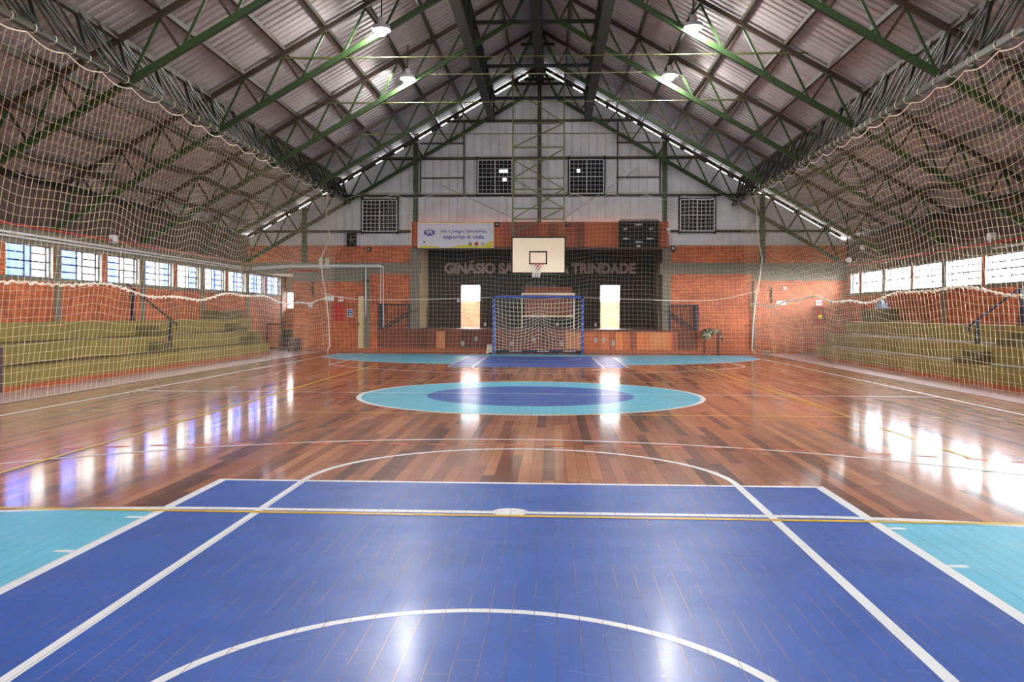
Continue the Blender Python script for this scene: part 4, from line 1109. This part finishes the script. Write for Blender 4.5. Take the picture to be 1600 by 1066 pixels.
# desk frame with camouflage cloth
x0, z0 = at_wall(1100, 552, 31.7); x1, _ = at_wall(1122, 552, 31.7)
d = empty('desk', ((x0+x1)/2, 31.7, 0), 'small dark metal desk frame against the right brick wall', 'desk')
for x in (x0, x1):
    for yy in (31.55, 31.85): MB().box(x-.015, x+.015, yy-.015, yy+.015, -.015, .76).build('leg', M['black'], d)
m = MB(); m.box(x0, x1, 31.55, 31.57, .17, .19); m.box(x0-.08, x1+.05, 31.5, 31.9, .76, .79); m.build('frame', M['black'], d)
m = MB(); nx_, ny_ = 14, 8; vs = []
for i in range(nx_+1):
    for j in range(ny_+1):
        u = i/nx_; v = j/ny_; x = x0-.10+(x1-x0+.22)*u; y = 31.40+.56*v
        drop = 0
        if v < .25: drop = (.25-v)*1.1*(.7+.5*sin(u*7))
        if u < .12: drop += (.12-u)*2.2
        if u > .88: drop += (u-.88)*1.6
        yv = y if v >= .25 else 31.48-.02*sin(u*18)
        vs.append((x+.01*sin(v*9), yv, .83+.03*sin(u*9+v*5)+.02*sin(u*17)+.06*sin(pi*u)*v-drop))
m.add(vs, [(i*(ny_+1)+j, (i+1)*(ny_+1)+j, (i+1)*(ny_+1)+j+1, i*(ny_+1)+j+1) for i in range(nx_) for j in range(ny_)])
o = m.build('camouflage_cloth', M['camo1'], smooth=True); md = o.modifiers.new('t', 'SOLIDIFY'); md.thickness = .01
meta(o, 'crumpled camouflage cloth thrown over the small metal desk', 'cloth')

# ------------------------------------------------------------------ wall fittings
def plate(u0, v0, u1, v1, yy, name, m, label, cat, t=.02, group=None):
    xa, za = at_wall(u0, v0, yy); xb, zb_ = at_wall(u1, v1, yy)
    e = empty(name, ((xa+xb)/2, yy, zb_), label, cat, group)
    MB().box(xa, xb, yy-t, yy-.001, zb_, za).build('panel', m, e)
    return e, xa, xb, zb_, za
YW = YB
e, xa, xb, za, zb_ = plate(508, 463, 522, 470.2, YW, 'notice_sign', M['pvc'], 'white rectangular notice with a small picture left of the red cabinet', 'sign')
MB().box(xa+.08, xa+.12, YW-.023, YW-.02, za+.03, zb_-.03).build('pictogram', M['leather'], e)
m = MB(); [m.box(xa+.17, xb-.03, YW-.023, YW-.02, za+.04+.035*k, za+.05+.035*k) for k in range(3)]; m.build('print_lines', M['vent'], e)
e, xa, xb, za, zb_ = plate(529.3, 463, 536.3, 471.3, YW, 'extinguisher_sign', M['pvc'], 'red and white extinguisher sign above the red cabinet on the left brick wall', 'sign')
MB().box(xa+.02, xb-.02, YW-.024, YW-.02, za+.07, zb_-.015).build('red_field', M['red'], e); MB().box((xa+xb)/2-.015, (xa+xb)/2+.015, YW-.027, YW-.024, za+.08, zb_-.03).build('pictogram', M['pvc'], e)
xa, zt = at_wall(525, 474, YW); xb, zl = at_wall(538, 502, YW)
e = empty('hose_cabinet', ((xa+xb)/2, YW, zl), 'closed red fire cabinet on the left brick wall', 'cabinet')
MB().box(xa, xb, YW-.2, YW-.001, zl, zt).build('body', M['red'], e); MB().box(xa+.03, xb-.03, YW-.215, YW-.2, zl+.03, zt-.03).build('door', M['red'], e)
e, xa, xb, za, zb_ = plate(543, 483, 551.8, 495, YW, 'poster', M['pvc'], 'blue poster with white border beside the cream door', 'poster')
MB().box(xa+.015, xb-.015, YW-.024, YW-.02, za+.03, zb_-.03).build('blue_field', M['signblue'], e)
MB().box((xa+xb)/2-.06, (xa+xb)/2+.06, YW-.027, YW-.024, zb_-.10, zb_-.075).build('print_line', M['pvc'], e)
m = MB(); m.box((xa+xb)/2-.035, (xa+xb)/2+.035, YW-.027, YW-.024, za+.07, za+.13); m.build('pictogram', M['pvc'], e)
e, xa, xb, za, zb_ = plate(482.5, 476, 488, 482, YW, 'alarm_sign', M['pvc'], 'small red and white alarm sign near the left corner of the far wall', 'sign')
MB().box(xa+.02, xb-.02, YW-.024, YW-.02, za+.02, za+.06).build('red_field', M['red'], e)
x, z = at_wall(480.3, 490, YW); m = MB(); m.box(x-.05, x+.05, YW-.05, YW, z-.05, z+.05); m.cyl((x, YW-.055, z), (x, YW-.05, z), .02); meta(m.build('alarm_button', M['red']), 'small red alarm button low on the far wall near the left corner', 'alarm')
for u, v, l in ((489, 452, 'left'), (1205, 461, 'right')):
    x, z = at_wall(u, v, YW); m = MB(); m.box(x-.025, x+.025, YW-.03, YW, z-.3, z+.28); m.tube([(x, YW-.03, z-.05), (x-.05, YW-.12, z+.0), (x-.06, YW-.14, z+.1)], .02, 6)
    meta(m.build('bracket', M['black']), 'black upright bracket on the %s part of the far brick wall' % l, 'bracket')
plate(1213.5, 470, 1228.5, 476.8, YW, 'notice_sign', M['pvc'], 'white rectangular notice on the sunlit right brick wall', 'sign')
x, z = at_wall(1226, 450.5, YW); meta(MB().box(x-.06, x+.06, YW-.05, YW, z-.06, z+.06).build('junction_box', M['vent']), 'pale grey square box high on the right brick wall', 'box')
e, xa, xb, za, zb_ = plate(1275, 469, 1283.5, 477, YW, 'extinguisher_sign', M['pvc'], 'white sign with two red marks above the open extinguisher cabinet', 'sign')
for q in (.05, .13): MB().box(xa+q, xa+q+.03, YW-.024, YW-.02, za+.04, zb_-.04).build('red_mark', M['red'], e)
xa, zt = at_wall(1272, 478.5, YW); xb, zl = at_wall(1286, 506.5, YW)
e = empty('extinguisher_cabinet', ((xa+xb)/2, YW, zl), 'open red cabinet on the right brick wall holding an extinguisher', 'cabinet')
m = MB(); m.box(xa, xa+.02, YW-.22, YW, zl, zt); m.box(xb-.02, xb, YW-.22, YW, zl, zt); m.box(xa, xb, YW-.22, YW, zt-.02, zt); m.box(xa, xb, YW-.22, YW, zl, zl+.02); m.box(xa, xb, YW-.02, YW, zl, zt); m.build('shell', M['red'], e)
xm = (xa+xb)/2+.02; x = xm
e = empty('fire_extinguisher', (xm, YW-.12, zl+.02), 'red fire extinguisher with white and yellow label inside the open cabinet', 'extinguisher')
m = MB(); m.lathe((xm, YW-.12, zl+.02), [(.065, 0), (.07, .02), (.07, .4), (.055, .45), (.025, .48), (.025, .5)], 16); m.build('cylinder', M['red'], e, True)
m = MB(); m.box(xm-.012, xm+.012, YW-.15, YW-.09, zl+.52, zl+.55); m.beam((xm, YW-.12, zl+.54), (xm+.05, YW-.16, zl+.58), .015); m.build('valve', M['black'], e)
m = MB(); m.tube([(xm+.02, YW-.14, zl+.52), (xm+.08, YW-.16, zl+.45), (xm+.082, YW-.15, zl+.2)], .01, 6); m.build('hose', M['black'], e)
MB().lathe((xm, YW-.12, zl+.2), [(.0715, 0), (.0715, .14)], 16).build('label_band', M['byellow'], e, True)
# small black boxes, camera, fan
for u, v, s_, l in ((777, 351, .14, 'beside the right end of the banner'), (886, 350, .12, 'on the header right of the backboard'), (577, 389.5, .13, 'above the left brick wall'), (1051, 388.5, .17, 'right of the scoreboard on the brick')):
    yy = YB-.14 if abs(u-840) < 200 else YB
    x, z = at_wall(u, v, yy-.05); e = empty('speaker', (x, yy, z), 'small black loudspeaker '+l, 'speaker', 'small black loudspeakers')
    MB().box(x-s_/2, x+s_/2, yy-.14, yy-.002, z-s_*.6, z+s_*.6).build('box', M['black'], e)
    MB().lathe((x, yy-.14, z), [(s_*.3, -.006), (s_*.12, 0)], 14, 'Y').build('cone', M['vent'], e)
x, z = at_wall(1046, 358, YB-.1); e = empty('security_camera', (x, YB, z), 'white security camera to the right of the scoreboard', 'camera')
m = MB(); m.beam((x-.16, YB-.3, z-.04), (x+.12, YB-.18, z+.02), .09); m.build('body', M['pvc'], e); m = MB(); m.beam((x+.02, YB-.2, z-.02), (x+.05, YB+.1, z-.08), .03); m.build('arm', M['pvc'], e)
m = MB(); m.beam((x-.18, YB-.31, z-.045), (x-.155, YB-.3, z-.04), .07); m.build('lens', M['black'], e)
x, z = at_wall(549, 375, YB); e = empty('extractor_fan', (x, YB, z), 'dark extractor fan below the lower left louvre window', 'fan')
m = MB(); q = .17
for a in ((x-q, x-q+.03), (x+q-.03, x+q)): m.box(a[0], a[1], YB-.1, YB+.14, z-.25, z+.25)
m.box(x-q, x+q, YB-.1, YB+.14, z+.22, z+.25); m.box(x-q, x+q, YB-.1, YB+.14, z-.25, z-.22); m.box(x-q, x+q, YB+.1, YB+.14, z-.25, z+.25); m.build('housing', M['black'], e)
m = MB(); [m.beam((x, YB, z), (x+.13*cos(a), YB+.02, z+.13*sin(a)), .05, .01, up=(.3, 1, 0)) for a in (0.4, 1.66, 2.9, 4.2, 5.4)]; m.build('blades', M['concrete'], e)

# pipes
def pipe(name, pts, r, m, label): return meta(MB().tube(pts, r, 8).build(name, m, smooth=True), label, 'pipe')
pipe('conduit', [(XL+.09, -2, 3.12), (XL+.09, YB-.12, 3.12)], .024, M['pvc'], 'upper white conduit along the left wall')
pipe('conduit', [(-10.9, YB-.1, 3.14), (-9.4, YB-.1, 3.23), (-5.98, YB-.07, 3.24), (-5.98, YB-.07, 1.36)], .024, M['pvc'], 'upper white conduit on the far wall, dropping at the stage railing')
pipe('conduit', [(XL+.08, -2, 3.03), (XL+.08, YB-.16, 3.05)], .02, M['pvc'], 'lower thinner white conduit along the left wall')
pipe('conduit', [(-10.9, YB-.17, 3.07), (-9.4, YB-.17, 3.17), (-5.86, YB-.17, 3.18), (-5.86, YB-.17, .9)], .02, M['pvc'], 'lower thinner white conduit on the far wall, ending inside the railing')
pipe('conduit', [(-6.55, YB-.09, 3.17), (-6.55, YB-.09, 1.28)], .024, M['pvc'], 'short white vertical conduit beside the cream door')
MB()
pipe('water_pipe', [(XL+.09, -2, 3.3), (XL+.09, 31.9, 3.3)], .03, M['red'], 'red water pipe along the top of the left wall')
pipe('water_pipe', [(-9.5, YB-.09, 3.02), (-8.2, YB-.09, 3.02)], .03, M['red'], 'short red water pipe on the grey beam at the left of the far wall')
pipe('water_pipe', [(XR-.09, -2, 3.2), (XR-.09, 31.9, 3.2)], .03, M['red'], 'red water pipe along the top of the right wall')
pipe('conduit', [(XR-.09, -2, 3.06), (XR-.09, 21.5, 3.06)], .024, M['pvc'], 'white conduit over the near windows of the right wall')
pipe('downpipe', [(7.95, YB-.08, .0), (7.95, YB-.08, 2.66)], .045, M['concrete'], 'grey vertical pipe on the brick wall right of the draped desk')
for x, y, z, l in ((XL+.08, 22.0, 3.33, 'left'), (XR-.08, 21.6, 3.32, 'right')):
    e = empty('emergency_light', (x, y, z), 'small white emergency light high on the %s wall' % l, 'light'); MB().box(x-.06, x+.06, y-.11, y+.11, z-.04, z+.12).build('body', M['pvc'], e)
    MB().box(x-.05, x+.05, y-.09, y+.09, z-.1, z-.04).build('lamp_head', M['vent'], e)
for u, v, l in ((1347, 387, 'upper'), (1325.5, 406.5, 'lower')):
    x, z = at_wall(u, v, 29.2); e = empty('floodlight', (x, 29.2, z), '%s of two small white floodlights by the right eave' % l, 'floodlight')
    m = MB(); m.lathe((x, 29.2, z), [(.09, -.06), (.08, .0), (.04, .06)], 14, 'Y'); m.build('shade', M['pvc'], e, True)
    m = MB(); m.beam((x, 29.25, z+.05), (x, 29.3, roof_z(x)), .03); m.build('bracket', M['black'], e)
m = MB(); m.box(-8.35, -8.2, YB-.1, YB-.03, 3.12, 3.52); m.box(-8.1, -7.95, YB-.1, YB-.03, 3.12, 3.52); m.box(-8.35, -7.95, YB-.08, YB-.03, 3.12, 3.18); struct('trim_12', m, M['reveal'])
# cord heap on the floor at the right corner
m = MB()
for k in range(7): m.tube([(8.15+.12*cos(k+q*.9), 31.0+.1*sin(k*1.7+q), .0+.02+.02*q) for q in range(7)], .014, 4)
meta(m.build('cord_heap', M['wire']), 'small heap of cord on the floor at the foot of the grey pipe', 'cord')

# ------------------------------------------------------------------ ceiling lamps
def lamp(x, y, z, label):
    e = empty('ceiling_lamp', (x, y, z), label, 'lamp', 'globe lamps under the roof')
    m = MB(); m.lathe((x, y, z), [(.03, .30), (.08, .28), (.085, .16), (.05, .12)], 16); m.build('ballast_housing', M['vent'], e, True)
    m = MB(); m.sphere((x, y, z), .125, 16); m.build('globe', M['lamp'], e, True)
    m = MB(); m.lathe((x, y, z), [(.08, .14), (.20, .10), (.21, .01), (.205, .008), (.17, .09), (.08, .125)], 20); m.build('reflector', M['vent'], e, True)
    m = MB(); m.tube([(x, y, z+.28), (x, y, roof_z(x)-.15)], .015, 6); m.build('hanger', M['black'], e)
    return e
LP = [(596, 48, 19.2), (1083, 44, 19.2), (1047, 119, 23.45), (637, 124, 23.45)]
LL = ['lit ceiling lamp at the left, the larger of the left pair', 'largest and brightest lit ceiling lamp, at the right', 'smaller lit ceiling lamp at the right, farther away', 'farther lit ceiling lamp at the left, close to the pale roof patch']
l0 = None
for (u, v, y), t in zip(LP, LL):
    x, z = at_wall(u, v, y)
    if l0 is None: l0 = lamp(x, y, z, t)
    else: copy_thing(l0, (x, y, z), t)
# the farther left lamp is tipped over and throws a patch of light on the roof sheet
x4, z4 = at_wall(637, 124, 23.45)
t = 16.0
while True:
    xr, zr = at_wall(586, 138, t)
    if zr > roof_z(xr)-.05 or t > 40: break
    t += .05
pd = D.lights.new('tipped_beam', 'SPOT'); pd.energy = 260; pd.spot_size = .62; pd.spot_blend = .25; pd.shadow_soft_size = .05
po = D.objects.new('tipped_beam', pd); COL.objects.link(po); po.location = (x4-.2, 23.3, z4+.05)
po.rotation_euler = (Vector((xr, t, zr))-po.location).to_track_quat('-Z', 'Y').to_euler()
for y in (11, 4): 
    for x in (-3.5, 3.5): copy_thing(l0, (x, y, 7.6), 'lit ceiling lamp above the camera, %s side, %s' % ('left' if x < 0 else 'right', 'near' if y < 8 else 'far'))
# ------------------------------------------------------------------ outside
struct('ground', MB().box(-60, 60, -40, 80, -.6, -.35), M['ground'])
b = empty('neighbour_building', (-19, 20, 0), 'pale building with blue panels seen through the left windows', 'building')
m = MB(); m.box(-24, -19, 4, 90, -.3, 6); m.build('wall', M['bldg_w'], b)
y = 5
while y < 88: MB().box(-19.0, -18.9, y, y+1.3, -.2, 5.6).build('blue_panel', M['bldg_b'], b); y += 3.1
